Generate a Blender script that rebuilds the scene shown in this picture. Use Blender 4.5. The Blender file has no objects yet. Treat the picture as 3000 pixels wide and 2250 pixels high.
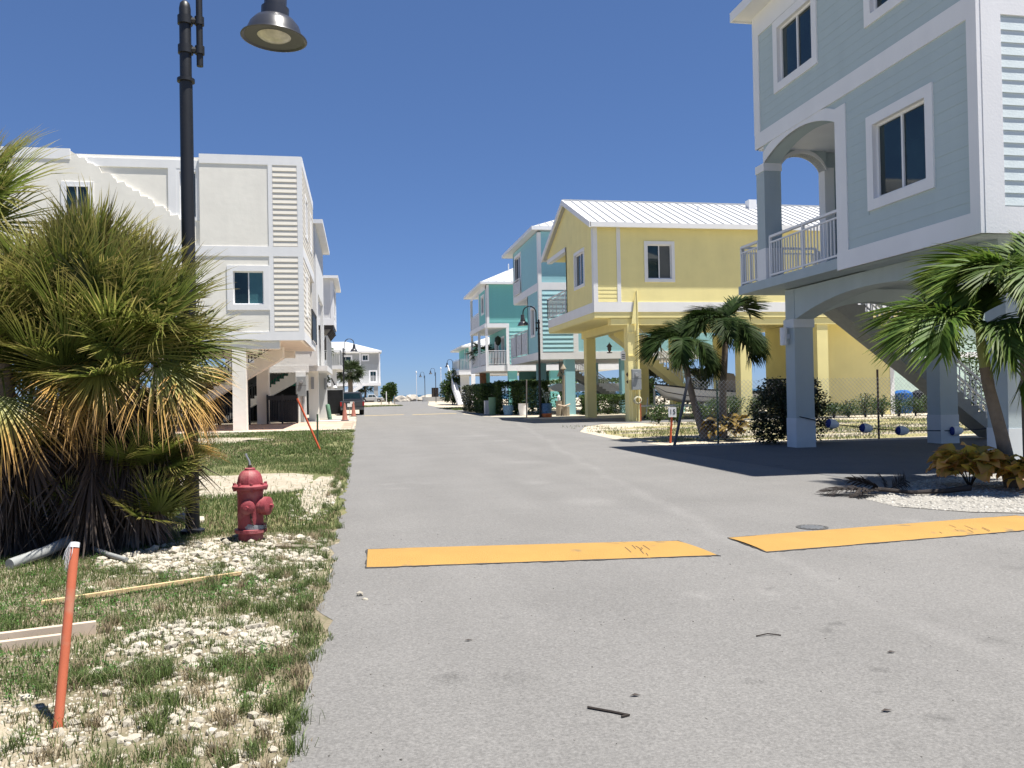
import bpy, math, random
import numpy as np
from mathutils import Vector, Matrix, Euler
R = math.radians
random.seed(7); rng = np.random.default_rng(11)
SC = bpy.context.scene; COL = SC.collection

# ---------------------------------------------------------------- camera, sky, sun, exposure
yaw, pitch, roll = R(10.4), R(.64), R(1.1)
fw = Vector((math.sin(yaw)*math.cos(pitch), math.cos(yaw)*math.cos(pitch), math.sin(pitch)))
rt = Vector((math.cos(yaw), -math.sin(yaw), 0)); up = rt.cross(fw)
rt2 = rt*math.cos(roll)-up*math.sin(roll); up2 = up*math.cos(roll)+rt*math.sin(roll)
cd = bpy.data.cameras.new('camera'); cam = bpy.data.objects.new('camera', cd); COL.objects.link(cam)
m = Matrix.Identity(4)
for i in range(3): m[i][0], m[i][1], m[i][2] = rt2[i], up2[i], -fw[i]
m.translation = (0, 0, 1.5); cam.matrix_world = m
cd.sensor_width = 36; cd.lens = 2427/3000*36; cd.clip_start = .05; cd.clip_end = 30000
SC.camera = cam
sun_to = Vector((.265, -.16, 1)).normalized()
W = bpy.data.worlds.new('World'); SC.world = W; W.use_nodes = True
wn = W.node_tree; sky = wn.nodes.new('ShaderNodeTexSky'); sky.sky_type = 'NISHITA'; sky.sun_disc = False
sky.sun_elevation = math.asin(sun_to.z); sky.sun_rotation = math.atan2(sun_to.x, sun_to.y)
sky.altitude = 0; sky.air_density = .72; sky.dust_density = 0; sky.ozone_density = 8
wn.nodes['Background'].inputs[1].default_value = .103
gm = wn.nodes.new('ShaderNodeGamma'); gm.inputs[1].default_value = .65; wn.links.new(sky.outputs[0], gm.inputs[0])
tn = wn.nodes.new('ShaderNodeMixRGB'); tn.blend_type = 'MULTIPLY'; tn.inputs[0].default_value = 1; tn.inputs[2].default_value = (.56, .715, 1, 1); wn.links.new(gm.outputs[0], tn.inputs[1])
wn.links.new(tn.outputs[0], wn.nodes['Background'].inputs[0])
sl = bpy.data.lights.new('sun', 'SUN'); sl.energy = 4.8; sl.angle = R(.53); sl.color = (1, .955, .88)
so = bpy.data.objects.new('sun', sl); COL.objects.link(so); so.location = (30, -9, 100)
so.rotation_euler = (-sun_to).to_track_quat('-Z', 'Y').to_euler()
SC.view_settings.view_transform = 'Standard'; SC.view_settings.look = 'None'
SC.view_settings.exposure = 1.0; SC.view_settings.gamma = 1; SC.view_settings.use_curve_mapping = False

# ---------------------------------------------------------------- materials
def mat(name, col, rough=.8, spec=.3, var=.08, vs=3., bump=0., bs=40., metal=0., island=0., objvar=0., col2=None, c2s=1.5, c2lo=.5, c2hi=.65, coat=0., detail=6., transl=0., streak=0.):
    m = bpy.data.materials.new(name); m.use_nodes = True; nt = m.node_tree; N = nt.nodes; L = nt.links
    b = N['Principled BSDF']; b.inputs['Roughness'].default_value = rough; b.inputs['Specular IOR Level'].default_value = spec
    b.inputs['Metallic'].default_value = metal; b.inputs['Coat Weight'].default_value = coat
    tc = N.new('ShaderNodeTexCoord')
    def noise(s, d=detail):
        n = N.new('ShaderNodeTexNoise'); n.inputs['Scale'].default_value = s; n.inputs['Detail'].default_value = d; L.new(tc.outputs['Object'], n.inputs['Vector']); return n.outputs['Fac']
    def math_(op, a, c):
        n = N.new('ShaderNodeMath'); n.operation = op
        for i, x in enumerate((a, c)):
            if isinstance(x, (int, float)): n.inputs[i].default_value = x
            else: L.new(x, n.inputs[i])
        return n.outputs[0]
    rgb = N.new('ShaderNodeRGB'); rgb.outputs[0].default_value = (*col, 1); c = rgb.outputs[0]
    if col2:
        mr = N.new('ShaderNodeMapRange'); mr.inputs[1].default_value = c2lo; mr.inputs[2].default_value = c2hi; L.new(noise(c2s, 10), mr.inputs[0])
        mx = N.new('ShaderNodeMixRGB'); L.new(mr.outputs[0], mx.inputs[0]); L.new(c, mx.inputs[1]); mx.inputs[2].default_value = (*col2, 1); c = mx.outputs[0]
    v = None
    if var: v = math_('ADD', math_('MULTIPLY', math_('SUBTRACT', noise(vs), .5), 2*var*2), 1.)
    if streak:
        mp = N.new('ShaderNodeMapping'); mp.inputs['Scale'].default_value = (2.3, 2.3, .3); L.new(tc.outputs['Object'], mp.inputs[0]); n = N.new('ShaderNodeTexNoise'); n.inputs['Scale'].default_value = 1; n.inputs['Detail'].default_value = 8; L.new(mp.outputs[0], n.inputs['Vector'])
        w = math_('ADD', math_('MULTIPLY', math_('SUBTRACT', n.outputs['Fac'], .5), 2.2*streak), 1.); v = w if v is None else math_('MULTIPLY', v, w)
    if island:
        g = N.new('ShaderNodeNewGeometry'); w = math_('ADD', math_('MULTIPLY', math_('SUBTRACT', g.outputs['Random Per Island'], .5), 2*island), 1.); v = w if v is None else math_('MULTIPLY', v, w)
    if objvar:
        g = N.new('ShaderNodeObjectInfo'); w = math_('ADD', math_('MULTIPLY', math_('SUBTRACT', g.outputs['Random'], .5), 2*objvar), 1.); v = w if v is None else math_('MULTIPLY', v, w)
    if v is not None:
        vm = N.new('ShaderNodeVectorMath'); vm.operation = 'SCALE'; L.new(c, vm.inputs[0]); L.new(v, vm.inputs['Scale']); c = vm.outputs[0]
    L.new(c, b.inputs['Base Color'])
    if bump:
        bp = N.new('ShaderNodeBump'); bp.inputs['Strength'].default_value = bump; bp.inputs['Distance'].default_value = .02; L.new(noise(bs), bp.inputs['Height']); L.new(bp.outputs[0], b.inputs['Normal'])
    if transl:
        t = N.new('ShaderNodeBsdfTranslucent'); L.new(c, t.inputs[0]); ms = N.new('ShaderNodeMixShader'); ms.inputs[0].default_value = transl
        L.new(b.outputs[0], ms.inputs[1]); L.new(t.outputs[0], ms.inputs[2]); L.new(ms.outputs[0], N['Material Output'].inputs[0])
    m['c'] = 1
    return m
def leafmat(name, stops, rough=.45, transl=.25, objv=.2, island=.2, spec=.4):
    """colour runs along the vertex attribute 't' (base to tip)"""
    m = mat(name, (1, 1, 1), rough, spec, var=0)
    nt = m.node_tree; N = nt.nodes; L = nt.links; b = N['Principled BSDF']
    a = N.new('ShaderNodeAttribute'); a.attribute_name = 't'; cr = N.new('ShaderNodeValToRGB')
    els = cr.color_ramp.elements
    while len(els) < len(stops): els.new(.5)
    for e, (p, c) in zip(els, stops): e.position = p; e.color = (*c, 1)
    L.new(a.outputs['Fac'], cr.inputs[0])
    oi = N.new('ShaderNodeObjectInfo'); g = N.new('ShaderNodeNewGeometry')
    def ma(op, x, y):
        n = N.new('ShaderNodeMath'); n.operation = op
        for i, q in enumerate((x, y)):
            if isinstance(q, (int, float)): n.inputs[i].default_value = q
            else: L.new(q, n.inputs[i])
        return n.outputs[0]
    w = ma('MULTIPLY', ma('ADD', ma('MULTIPLY', ma('SUBTRACT', oi.outputs['Random'], .5), 2*objv), 1.), ma('ADD', ma('MULTIPLY', ma('SUBTRACT', g.outputs['Random Per Island'], .5), 2*island), 1.))
    vm = N.new('ShaderNodeVectorMath'); vm.operation = 'SCALE'; L.new(cr.outputs[0], vm.inputs[0]); L.new(w, vm.inputs['Scale'])
    L.new(vm.outputs[0], b.inputs['Base Color'])
    t = N.new('ShaderNodeBsdfTranslucent'); L.new(vm.outputs[0], t.inputs[0]); ms = N.new('ShaderNodeMixShader'); ms.inputs[0].default_value = transl
    L.new(b.outputs[0], ms.inputs[1]); L.new(t.outputs[0], ms.inputs[2]); L.new(ms.outputs[0], N['Material Output'].inputs[0])
    return m

WHITE = mat('white_trim', (.80, .80, .80), .6, streak=.05, bump=.12, bs=25, var=.03, vs=1.2)
CREAM = mat('cream_stucco', (.83, .80, .725), .85, streak=.05, bump=.28, bs=4, var=.05, vs=.9)
GREYWHITE = mat('pale_grey_stucco', (.70, .70, .69), .85, streak=.08, bump=.4, bs=10, var=.05, vs=.8)
BLUEGREY = mat('blue_grey_siding', (.455, .54, .55), .7, var=.03, vs=2, bump=.1, bs=60, streak=.05)
PALEBASE = mat('pale_blue_base', (.60, .64, .665), .8, var=.05)
BLUEPALE = mat('blue_grey_stucco', (.43, .50, .52), .85, streak=.08, var=.04, vs=2, bump=.4, bs=60)
YELLOW = mat('yellow_stucco', (.86, .76, .36), .85, streak=.05, var=.04, vs=1.4, bump=.4, bs=30)
AQUA = mat('light_aqua_siding', (.31, .57, .62), .7, var=.03)
TEAL = mat('teal_siding', (.19, .50, .48), .7, var=.03)
GREYH = mat('grey_siding', (.36, .37, .365), .8, var=.03)
ROOF = mat('white_metal_roof', (.50, .51, .515), .5, .4, var=.03, vs=.6); SEAM = mat('roof_seam_shade_metal', (.33, .34, .36), .5, .4)  # seams coloured darker than the roof, standing in for the shade beside them
DARKROOF = mat('grey_roof_edge', (.25, .26, .27), .7)
GLASS = mat('dark_window_glass', (.012, .028, .030), .03, .55, var=.6, vs=.9)
CURTAIN = mat('teal_glass', (.045, .12, .13), .05, .7, var=.2, vs=1.5)
BLIND = mat('window_blind', (.10, .105, .10), .4, var=.05)
BLACK = mat('black_paint', (.012, .013, .015), .45, .5, var=.15, vs=6, bump=.05)
SHADEGREY = mat('lamp_shade_paint', (.035, .037, .045), .32, .6, var=.1, vs=5)
LENS = mat('lamp_lens', (.52, .50, .40), .25, .5, var=.25, vs=14)
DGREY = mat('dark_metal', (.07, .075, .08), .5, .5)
RAILGREY = mat('grey_rail_metal', (.30, .31, .32), .5, .4)
STEEL = mat('galvanised_steel', (.42, .43, .44), .4, .5, metal=.6, var=.1)
METERBOX = mat('meter_box_grey', (.26, .28, .29), .55, .4, var=.06)
RED = mat('faded_red_paint', (.27, .052, .062), .55, .35, var=.15, vs=9, bump=.25, bs=60, col2=(.34, .115, .115), c2s=7)
RUST = mat('rusty_chain', (.07, .045, .035), .7)
ORANGE = mat('orange_plastic', (.50, .135, .068), .5, var=.1, vs=5, col2=(.46, .20, .125), c2s=9)
CONE = mat('faded_cone_orange', (.30, .115, .085), .6, var=.15, vs=4)
ORANGERED = mat('orange_red_paint', (.55, .10, .04), .6, var=.1)
CONDUIT = mat('grey_plastic_pipe', (.30, .31, .30), .55, var=.12, vs=4)
LUMBER = mat('pale_lumber', (.60, .44, .24), .75, var=.12, vs=8, bump=.2, bs=30)
PINE = mat('weathered_board', (.58, .47, .36), .8, var=.1, vs=7, col2=(.25, .12, .07), c2s=14, c2lo=.68, c2hi=.72)
BUMPPAINT = mat('yellow_bump_paint', (.37, .215, .058), .8, var=.07, vs=2.5, bump=.5, bs=70, col2=(.17, .13, .075), c2s=4.5, c2lo=.62, c2hi=.74)
TAR = mat('tar_edge', (.06, .058, .055), .9, var=.2, vs=30, bump=.6, bs=80)
CONCRETE = mat('concrete', (.42, .41, .38), .9, var=.08, vs=3, bump=.3)
STAIRC = mat('stair_concrete', (.34, .35, .34), .9, var=.1, vs=6, bump=.4, bs=70)
STONE = mat('coral_stone', (.41, .375, .305), .9, var=.2, vs=25, bump=.5, bs=40, objvar=.22, island=.2)
RIPRAP = mat('riprap_stone', (.40, .365, .31), .9, var=.15, vs=1.5, bump=.5, bs=6, objvar=.2)
WOOD = mat('grey_driftwood', (.30, .26, .20), .85, var=.15, vs=8, bump=.4)
PILE = mat('dark_piling', (.035, .028, .024), .85)
TRUNK = mat('palm_trunk_bark', (.17, .14, .11), .9, var=.18, vs=9, bump=.8, bs=25)
CROWNSHAFT = mat('green_crownshaft', (.20, .23, .07), .5, var=.1)
REDTRUNK = mat('shaggy_palm_trunk', (.20, .10, .055), .9, var=.3, vs=5, bump=.8, bs=12)
TYRE = mat('tyre_rubber', (.02, .02, .02), .85)
CHROME = mat('bright_metal', (.5, .5, .5), .3, .5, metal=.8)
TRUCKDARK = mat('charcoal_car_paint', (.035, .037, .042), .3, .5, coat=.6, var=.02)
TRUCKSILVER = mat('silver_car_paint', (.42, .42, .41), .3, .5, coat=.5, var=.02)
REDLAMP = mat('tail_lamp_red', (.30, .01, .01), .2, .6)
PLATE = mat('licence_plate', (.75, .75, .72), .5)
HULL = mat('cream_hull', (.80, .74, .64), .35, .5, var=.03)
BLUEBAR = mat('blue_plastic', (.01, .09, .32), .45)
NAVY = mat('navy_buoy_paint', (.03, .05, .22), .45, var=.1)
BUOYW = mat('white_buoy_paint', (.72, .74, .76), .5, var=.08, vs=10)
ROPE = mat('dark_rope', (.03, .035, .05), .9)
SCREEN = mat('black_mesh_screen', (.013, .014, .016), .9, var=.3, vs=2.5, bump=.5, bs=5)
CANOPY = mat('green_canvas', (.02, .16, .11), .8)
UTILGREEN = mat('utility_green', (.13, .24, .16), .5, var=.08)
OLIVEPOST = mat('green_steel_post', (.05, .09, .05), .6)
TERRACOTTA = mat('orange_pot_glaze', (.55, .16, .05), .4)
POTBLUE = mat('painted_pot', (.10, .20, .33), .5, var=.5, vs=9)
DARKFIX = mat('dark_fixture', (.05, .045, .04), .5)
GLOBE = mat('white_globe', (.8, .8, .8), .25)
IRON = mat('manhole_iron', (.07, .07, .068), .6, .5, var=.2, vs=25, bump=.6, bs=60)
BLUEGLOW = mat('light_blue_plastic', (.35, .5, .75), .4)
# plants
FAN = leafmat('fan_palm_leaf', [(0, (.10, .14, .028)), (.5, (.17, .215, .045)), (.82, (.27, .255, .07)), (1, (.42, .34, .14))], transl=.38, objv=.5, spec=.35, rough=.4)
FANOLD = leafmat('yellowing_palm_leaf', [(0, (.13, .16, .035)), (.4, (.22, .21, .05)), (.75, (.42, .25, .07)), (1, (.46, .29, .13))], transl=.22, objv=.3)
DEAD = leafmat('dead_palm_leaf', [(0, (.07, .045, .032)), (.6, (.11, .078, .06)), (1, (.18, .145, .12))], rough=.85, transl=.08, objv=.55)
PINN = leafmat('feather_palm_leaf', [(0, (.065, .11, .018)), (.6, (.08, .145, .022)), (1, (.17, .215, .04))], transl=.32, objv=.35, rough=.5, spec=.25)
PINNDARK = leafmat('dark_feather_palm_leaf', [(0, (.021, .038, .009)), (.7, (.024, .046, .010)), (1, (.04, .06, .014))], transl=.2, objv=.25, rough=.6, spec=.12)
SABAL = leafmat('sabal_leaf', [(0, (.035, .06, .02)), (1, (.07, .10, .035))], objv=.3)
GRASS = leafmat('grass_blade', [(0, (.085, .11, .035)), (.5, (.105, .155, .042)), (1, (.165, .205, .07))], rough=.6, transl=.3, island=.35, objv=0)
DRYGRASS = leafmat('dry_grass_blade', [(0, (.19, .15, .09)), (1, (.36, .29, .18))], rough=.8, transl=.2, island=.35, objv=0)
WEED = leafmat('weed_leaf', [(0, (.04, .10, .02)), (1, (.075, .16, .035))], transl=.25, island=.3, objv=0)
HEDGE = leafmat('hedge_leaf', [(0, (.03, .06, .014)), (.7, (.055, .10, .02)), (1, (.13, .19, .04))], transl=.2, island=.45, objv=0)
DARKLEAF = leafmat('dark_bush_leaf', [(0, (.022, .034, .014)), (1, (.045, .055, .022))], transl=.2, island=.4, objv=0)
CROTON = leafmat('croton_leaf', [(0, (.52, .46, .09)), (.55, (.66, .47, .09)), (1, (.70, .32, .11))], rough=.45, transl=.45, island=0, objv=.45)

# ---------------------------------------------------------------- mesh helpers
def base_of(o):
    p = Vector(o.location); q = o.parent
    while q is not None: p += Vector(q.location); q = q.parent
    return p
def link(name, me, m=None, parent=None, kind=None, label=None):
    o = bpy.data.objects.new(name, me); COL.objects.link(o)
    if m is not None and not me.materials: me.materials.append(m)
    if parent is not None: o.parent = parent
    if kind: o['kind'] = kind
    if label: o['label'] = label
    return o
class MB:
    def __init__(s): s.v = []; s.f = []
    def add(s, vs, fs):
        n = len(s.v); s.v += [tuple(p) for p in vs]; s.f += [tuple(i+n for i in f) for f in fs]; return s
    def box(s, x0, x1, y0, y1, z0, z1):
        if x0 > x1: x0, x1 = x1, x0
        if y0 > y1: y0, y1 = y1, y0
        if z0 > z1: z0, z1 = z1, z0
        return s.add([(x0,y0,z0),(x1,y0,z0),(x1,y1,z0),(x0,y1,z0),(x0,y0,z1),(x1,y0,z1),(x1,y1,z1),(x0,y1,z1)],
                     [(0,3,2,1),(4,5,6,7),(0,1,5,4),(1,2,6,5),(2,3,7,6),(3,0,4,7)])
    def tube(s, pts, r, n=8, cap=True):
        pts = [Vector(p) for p in pts]; rs = r if isinstance(r, (list, tuple)) else [r]*len(pts); N = len(s.v)
        d0 = (pts[1]-pts[0]).normalized(); ref = Vector((0,0,1)) if abs(d0.z) < .9 else Vector((1,0,0))
        for i, p in enumerate(pts):
            d = (pts[min(i+1,len(pts)-1)]-pts[max(i-1,0)]).normalized(); a = d.cross(ref).normalized(); b = a.cross(d)
            for k in range(n):
                t = 2*math.pi*k/n; s.v.append(tuple(p+(a*math.cos(t)+b*math.sin(t))*rs[i]))
        for i in range(len(pts)-1):
            for k in range(n): s.f.append((N+i*n+k, N+i*n+(k+1)%n, N+(i+1)*n+(k+1)%n, N+(i+1)*n+k))
        if cap: s.f.append(tuple(N+k for k in range(n))[::-1]); s.f.append(tuple(N+(len(pts)-1)*n+k for k in range(n)))
        return s
    def lathe(s, prof, c=(0,0,0), n=24, M=None):
        N = len(s.v); c = Vector(c)
        for r, z in prof:
            for k in range(n):
                t = 2*math.pi*k/n; p = Vector((max(r,1e-4)*math.cos(t), max(r,1e-4)*math.sin(t), z))
                if M is not None: p = M @ p
                s.v.append(tuple(p+c))
        for i in range(len(prof)-1):
            for k in range(n): s.f.append((N+i*n+k, N+i*n+(k+1)%n, N+(i+1)*n+(k+1)%n, N+(i+1)*n+k))
        return s
    def prism(s, poly, fn, d0, d1):
        """poly of (u,z) swept in depth d0..d1; fn(u,z,d) gives the point"""
        n = len(poly); N = len(s.v)
        s.v += [tuple(fn(u,z,d0)) for u,z in poly]+[tuple(fn(u,z,d1)) for u,z in poly]
        s.f += [tuple(N+i for i in range(n)), tuple(N+n+i for i in range(n))[::-1]]
        s.f += [(N+i, N+n+i, N+n+(i+1)%n, N+(i+1)%n) for i in range(n)]
        return s
    def build(s, name, m, parent=None, smooth=False, kind=None, label=None, bevel=0, org=None):
        o = base_of(parent) if parent is not None else Vector((0,0,0))
        if org is not None: o = Vector(org)
        me = bpy.data.meshes.new(name); me.from_pydata([(x-o.x, y-o.y, z-o.z) for x,y,z in s.v], [], s.f)
        import bmesh
        bm = bmesh.new(); bm.from_mesh(me); bmesh.ops.recalc_face_normals(bm, faces=bm.faces)
        if bevel: bmesh.ops.bevel(bm, geom=[e for e in bm.edges if len(e.link_faces) == 2 and e.calc_face_angle(0) > .5], offset=bevel, segments=1, affect='EDGES')
        bm.to_mesh(me); bm.free()
        if smooth:
            for p in me.polygons: p.use_smooth = True
            try: me.set_sharp_from_angle(angle=R(40))
            except Exception: pass
        ob = link(name, me, m, parent, kind, label)
        if org is not None and parent is None: ob.location = o
        return ob
def np_mesh(name, V, tris, t=None):
    me = bpy.data.meshes.new(name); me.vertices.add(len(V)); me.vertices.foreach_set('co', np.asarray(V, np.float32).ravel())
    F = np.asarray(tris, np.int32); k = F.shape[1]; me.loops.add(F.size); me.loops.foreach_set('vertex_index', F.ravel())
    me.polygons.add(len(F)); me.polygons.foreach_set('loop_start', np.arange(len(F), dtype=np.int32)*k); me.polygons.foreach_set('loop_total', np.full(len(F), k, np.int32))
    me.update(calc_edges=True)
    if t is not None:
        a = me.attributes.new('t', 'FLOAT', 'POINT'); a.data.foreach_set('value', np.asarray(t, np.float32))
    return me
def thing(name, label, cat, loc=(0,0,0), rz=0, group=None):
    o = bpy.data.objects.new(name, None); COL.objects.link(o); o.location = loc; o.rotation_euler = (0,0,rz); o.empty_display_size = .2
    return tag(o, label, cat, group)
def tag(o, label, cat, group=None):
    o['label'] = label; o['category'] = cat
    if group: o['group'] = group
    return o
def copy_tree(o, parent=None):
    c = o.copy(); COL.objects.link(c)
    if parent is not None: c.parent = parent
    for ch in [x for x in KIDS.get(o.name, o.children)]: copy_tree(ch, c)
    return c
KIDS = {}
def vnoise(x, y, seed=0):
    x = np.asarray(x, float); y = np.asarray(y, float); xi = np.floor(x).astype(int); yi = np.floor(y).astype(int); fx = x-xi; fy = y-yi
    fx = fx*fx*(3-2*fx); fy = fy*fy*(3-2*fy)
    def h(a, b):
        n = np.sin(a*127.1+b*311.7+seed*74.7)*43758.5453; return n-np.floor(n)
    return (h(xi,yi)*(1-fx)+h(xi+1,yi)*fx)*(1-fy)+(h(xi,yi+1)*(1-fx)+h(xi+1,yi+1)*fx)*fy
def fbm(x, y, seed=0): return (vnoise(x,y,seed)*.5+vnoise(x*2.1,y*2.1,seed+1)*.3+vnoise(x*4.3,y*4.3,seed+2)*.2)
class Fac:
    """a wall plane: u along it, z up, d outward"""
    def __init__(s, axis, c, sgn): s.axis, s.c, s.s = axis, c, sgn
    def p(s, u, z, d=0):
        return (s.c+s.s*d, u, z) if s.axis == 'x' else (u, s.c+s.s*d, z)
    def box(s, mb, u0, u1, z0, z1, d0, d1):
        a = s.p(u0, z0, d0); b = s.p(u1, z1, d1); return mb.box(a[0], b[0], a[1], b[1], a[2], b[2])
W_ = lambda c: Fac('x', c, -1)
E_ = lambda c: Fac('x', c, 1)
S_ = lambda c: Fac('y', c, -1)
N_ = lambda c: Fac('y', c, 1)
def wall(f, u0, u1, z0, z1, m, par, holes=(), d0=-.2, d1=0, name='wall', label=None):
    us = sorted({u0, u1, *[h[0] for h in holes], *[h[1] for h in holes]}); us = [u for u in us if u0 <= u <= u1]
    mb = MB()
    for a, b in zip(us, us[1:]):
        c = (a+b)/2; cuts = sorted((max(h[2], z0), min(h[3], z1)) for h in holes if h[0] < c < h[1] and h[3] > z0 and h[2] < z1)
        z = z0
        for q0, q1 in cuts:
            if q0 > z+1e-4: f.box(mb, a, b, z, q0, d0, d1)
            z = max(z, q1)
        if z < z1-1e-4: f.box(mb, a, b, z, z1, d0, d1)
    return mb.build(name, m, par, label=label)
def trim(f, rects, m, par, d0=-.05, d1=.03, name='trim_board'):
    for r in rects:
        mb = MB(); f.box(mb, r[0], r[1], r[2], r[3], d0, d1); mb.build(name, m, par)
BOARD = {}
def siding(f, u0, u1, z0, z1, pitch, m, par, holes=(), proud=.016, name='siding_board'):
    """lapped boards, each one an object; the lower edge of each stands proud"""
    b = base_of(par); n = max(1, round((z1-z0)/pitch)); pz = (z1-z0)/n
    for i in range(n):
        za = z0+i*pz; segs = [(u0, u1)]
        for h in holes:
            if h[2] < za+pz*.6 and h[3] > za+pz*.4:
                ns = []
                for a, c in segs:
                    if h[1] <= a or h[0] >= c: ns.append((a, c)); continue
                    if h[0] > a: ns.append((a, h[0]))
                    if h[1] < c: ns.append((h[1], c))
                segs = ns
        for a, c in segs:
            L = round(c-a, 3)
            if L < .05: continue
            key = (f.axis, f.s, L, round(pz,4), proud, m.name)
            if key not in BOARD:
                g = Fac(f.axis, 0, f.s); mb = MB(); gp = .002 if proud > .012 else .0004; pr = [(-.01, 0), (proud, 0), (.003 if proud > .012 else .002, pz-gp), (-.01, pz-gp)]
                vs = [g.p(0, z, d) for d, z in pr]+[g.p(L, z, d) for d, z in pr]
                mb.add(vs, [(0,1,2,3),(7,6,5,4),(0,4,5,1),(1,5,6,2),(2,6,7,3),(3,7,4,0)])
                o = mb.build(name, m, None); BOARD[key] = o.data; bpy.data.objects.remove(o)
            o = link(name, BOARD[key], None, par); q = f.p(a, za, random.uniform(-.0015, .0015)); o.location = Vector(q)-b
def window(f, u0, u1, z0, z1, par, tw=.15, frame=WHITE, glass=(GLASS, GLASS), vert=True, rec=.07, name='window', sash=.05, bot=None):
    """trim u0..u1 x z0..z1 round two panes; window > sash, pane"""
    mb = MB(); bt = tw if bot is None else bot
    for r in ((u0,u1,z1-tw,z1),(u0,u1,z0,z0+bt),(u0,u0+tw,z0+bt,z1-tw),(u1-tw,u1,z0+bt,z1-tw)): f.box(mb, *r, -rec-.06, .04)
    w = mb.build(name, frame, par)
    a, b, c, d = u0+tw, u1-tw, z0+bt, z1-tw; mu = (a+b)/2; s = sash; mb = MB()
    for r in ((a,b,d-s,d),(a,b,c,c+s),(a,a+s,c+s,d-s),(b-s,b,c+s,d-s),(mu-s/2,mu+s/2,c+s,d-s)): f.box(mb, *r, -rec-.05, -rec+.01)
    mb.build('sash', frame, w)
    for (p, q), g in zip(((a+s, mu-s/2), (mu+s/2, b-s)), glass):
        mb = MB(); f.box(mb, p, q, c+s, d-s, -rec-.045, -rec-.025); mb.build('pane', g, w)
    return w
def railing(par, p0, p1, h=1.0, n=8, m=WHITE, r=.018, posts=True, single=True, top=.035, name='railing', panel=None, gap=.1):
    """rail from p0 to p1 (deck or stair nosing points); railing > baluster"""
    p0, p1 = Vector(p0), Vector(p1); mb = MB(); u = Vector((0,0,1)); d = (p1-p0)
    side = Vector((-d.y, d.x, 0)).normalized()
    def bar(a, b, w, t):
        q = [(side*sx*w+u*sz*t) for sx, sz in ((-1,-1),(1,-1),(1,1),(-1,1))]
        mb.add([a+k for k in q]+[b+k for k in q], [(0,1,2,3),(7,6,5,4),(0,4,5,1),(1,5,6,2),(2,6,7,3),(3,7,4,0)])
    bar(p0+u*h, p1+u*h, top*1.2, top*.8); bar(p0+u*gap, p1+u*gap, .02, .02); bar(p0+u*(h-.14), p1+u*(h-.14), .018, .018)
    if posts:
        for q in ((p0, p1) if posts is True else (p0,)): mb.box(q.x-.03, q.x+.03, q.y-.03, q.y+.03, q.z, q.z+h)
    ro = mb.build(name, m, par)
    if panel is not None:
        mb = MB(); a, b2 = p0+d*.02+u*(gap+.03), p1-d*.02+u*(gap+.03); hh = u*(h-.2-gap)
        mb.add([a-side*.006, b2-side*.006, b2-side*.006+hh, a-side*.006+hh, a+side*.006, b2+side*.006, b2+side*.006+hh, a+side*.006+hh], [(0,1,2,3),(7,6,5,4),(0,4,5,1),(1,5,6,2),(2,6,7,3),(3,7,4,0)])
        mb.build('panel', panel, ro); return ro
    me = None; bo = base_of(ro); big = MB()
    for i in range(n):
        q = p0+d*((i+.5)/n)
        if single:
            if me is None: me = MB().box(-r, r, -r, r, gap, h-.14).build('baluster', m).data; bpy.data.objects.remove([o for o in bpy.data.objects if o.data == me][0])
            o = link('baluster', me, None, ro); o.location = q-bo
        else: big.box(q.x-r, q.x+r, q.y-r, q.y+r, q.z+gap, q.z+h-.14)
    if not single: big.build('balusters', m, ro, kind='stuff')
    return ro
def stairs(par, x0, z0, x1, z1, y0, y1, m, n, under=.32, axis='x', rails=(), railm=WHITE, single=False, rr=.015):
    """flight from (x0,z0) down to (x1,z1), stepped on top, sloped below"""
    dx = (x1-x0)/n; dz = (z1-z0)/n; poly = []
    for i in range(n): poly += [(x0+dx*i, z0+dz*i), (x0+dx*(i+1), z0+dz*i)]
    poly += [(x1, z1), (x1, z1-.0)]; poly = poly[:-1]
    k = under if z1 > .5 else 0
    poly += [(x1-dx*1.2, max(z1-k, 0)), (x0, z0-under-.25)]
    fn = (lambda u,z,d: (u,d,z)) if axis == 'x' else (lambda u,z,d: (d,u,z))
    st = MB().prism(poly, fn, y0, y1).build('staircase', m, par)
    for yy in rails:
        a = (x0, yy, z0) if axis == 'x' else (yy, x0, z0); b = (x1, yy, z1) if axis == 'x' else (yy, x1, z1)
        railing(par, a, b, .95, max(4, int(abs(x1-x0)/.16)), railm, rr, single=single, gap=.18, name='stair_railing')
    return st
def pillar(par, x0, x1, y0, y1, z1, m, base=None, cap=None):
    p = MB().box(x0, x1, y0, y1, 0, z1).build('pillar', m, par)
    if base: MB().box(x0-.012, x1+.012, y0-.012, y1+.012, 0, base).build('pillar_base', PALEBASE, p)
    if cap: MB().box(x0-.03, x1+.03, y0-.03, y1+.03, cap[0], cap[1]).build('capital', PALEBASE, p)
    return p
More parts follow.
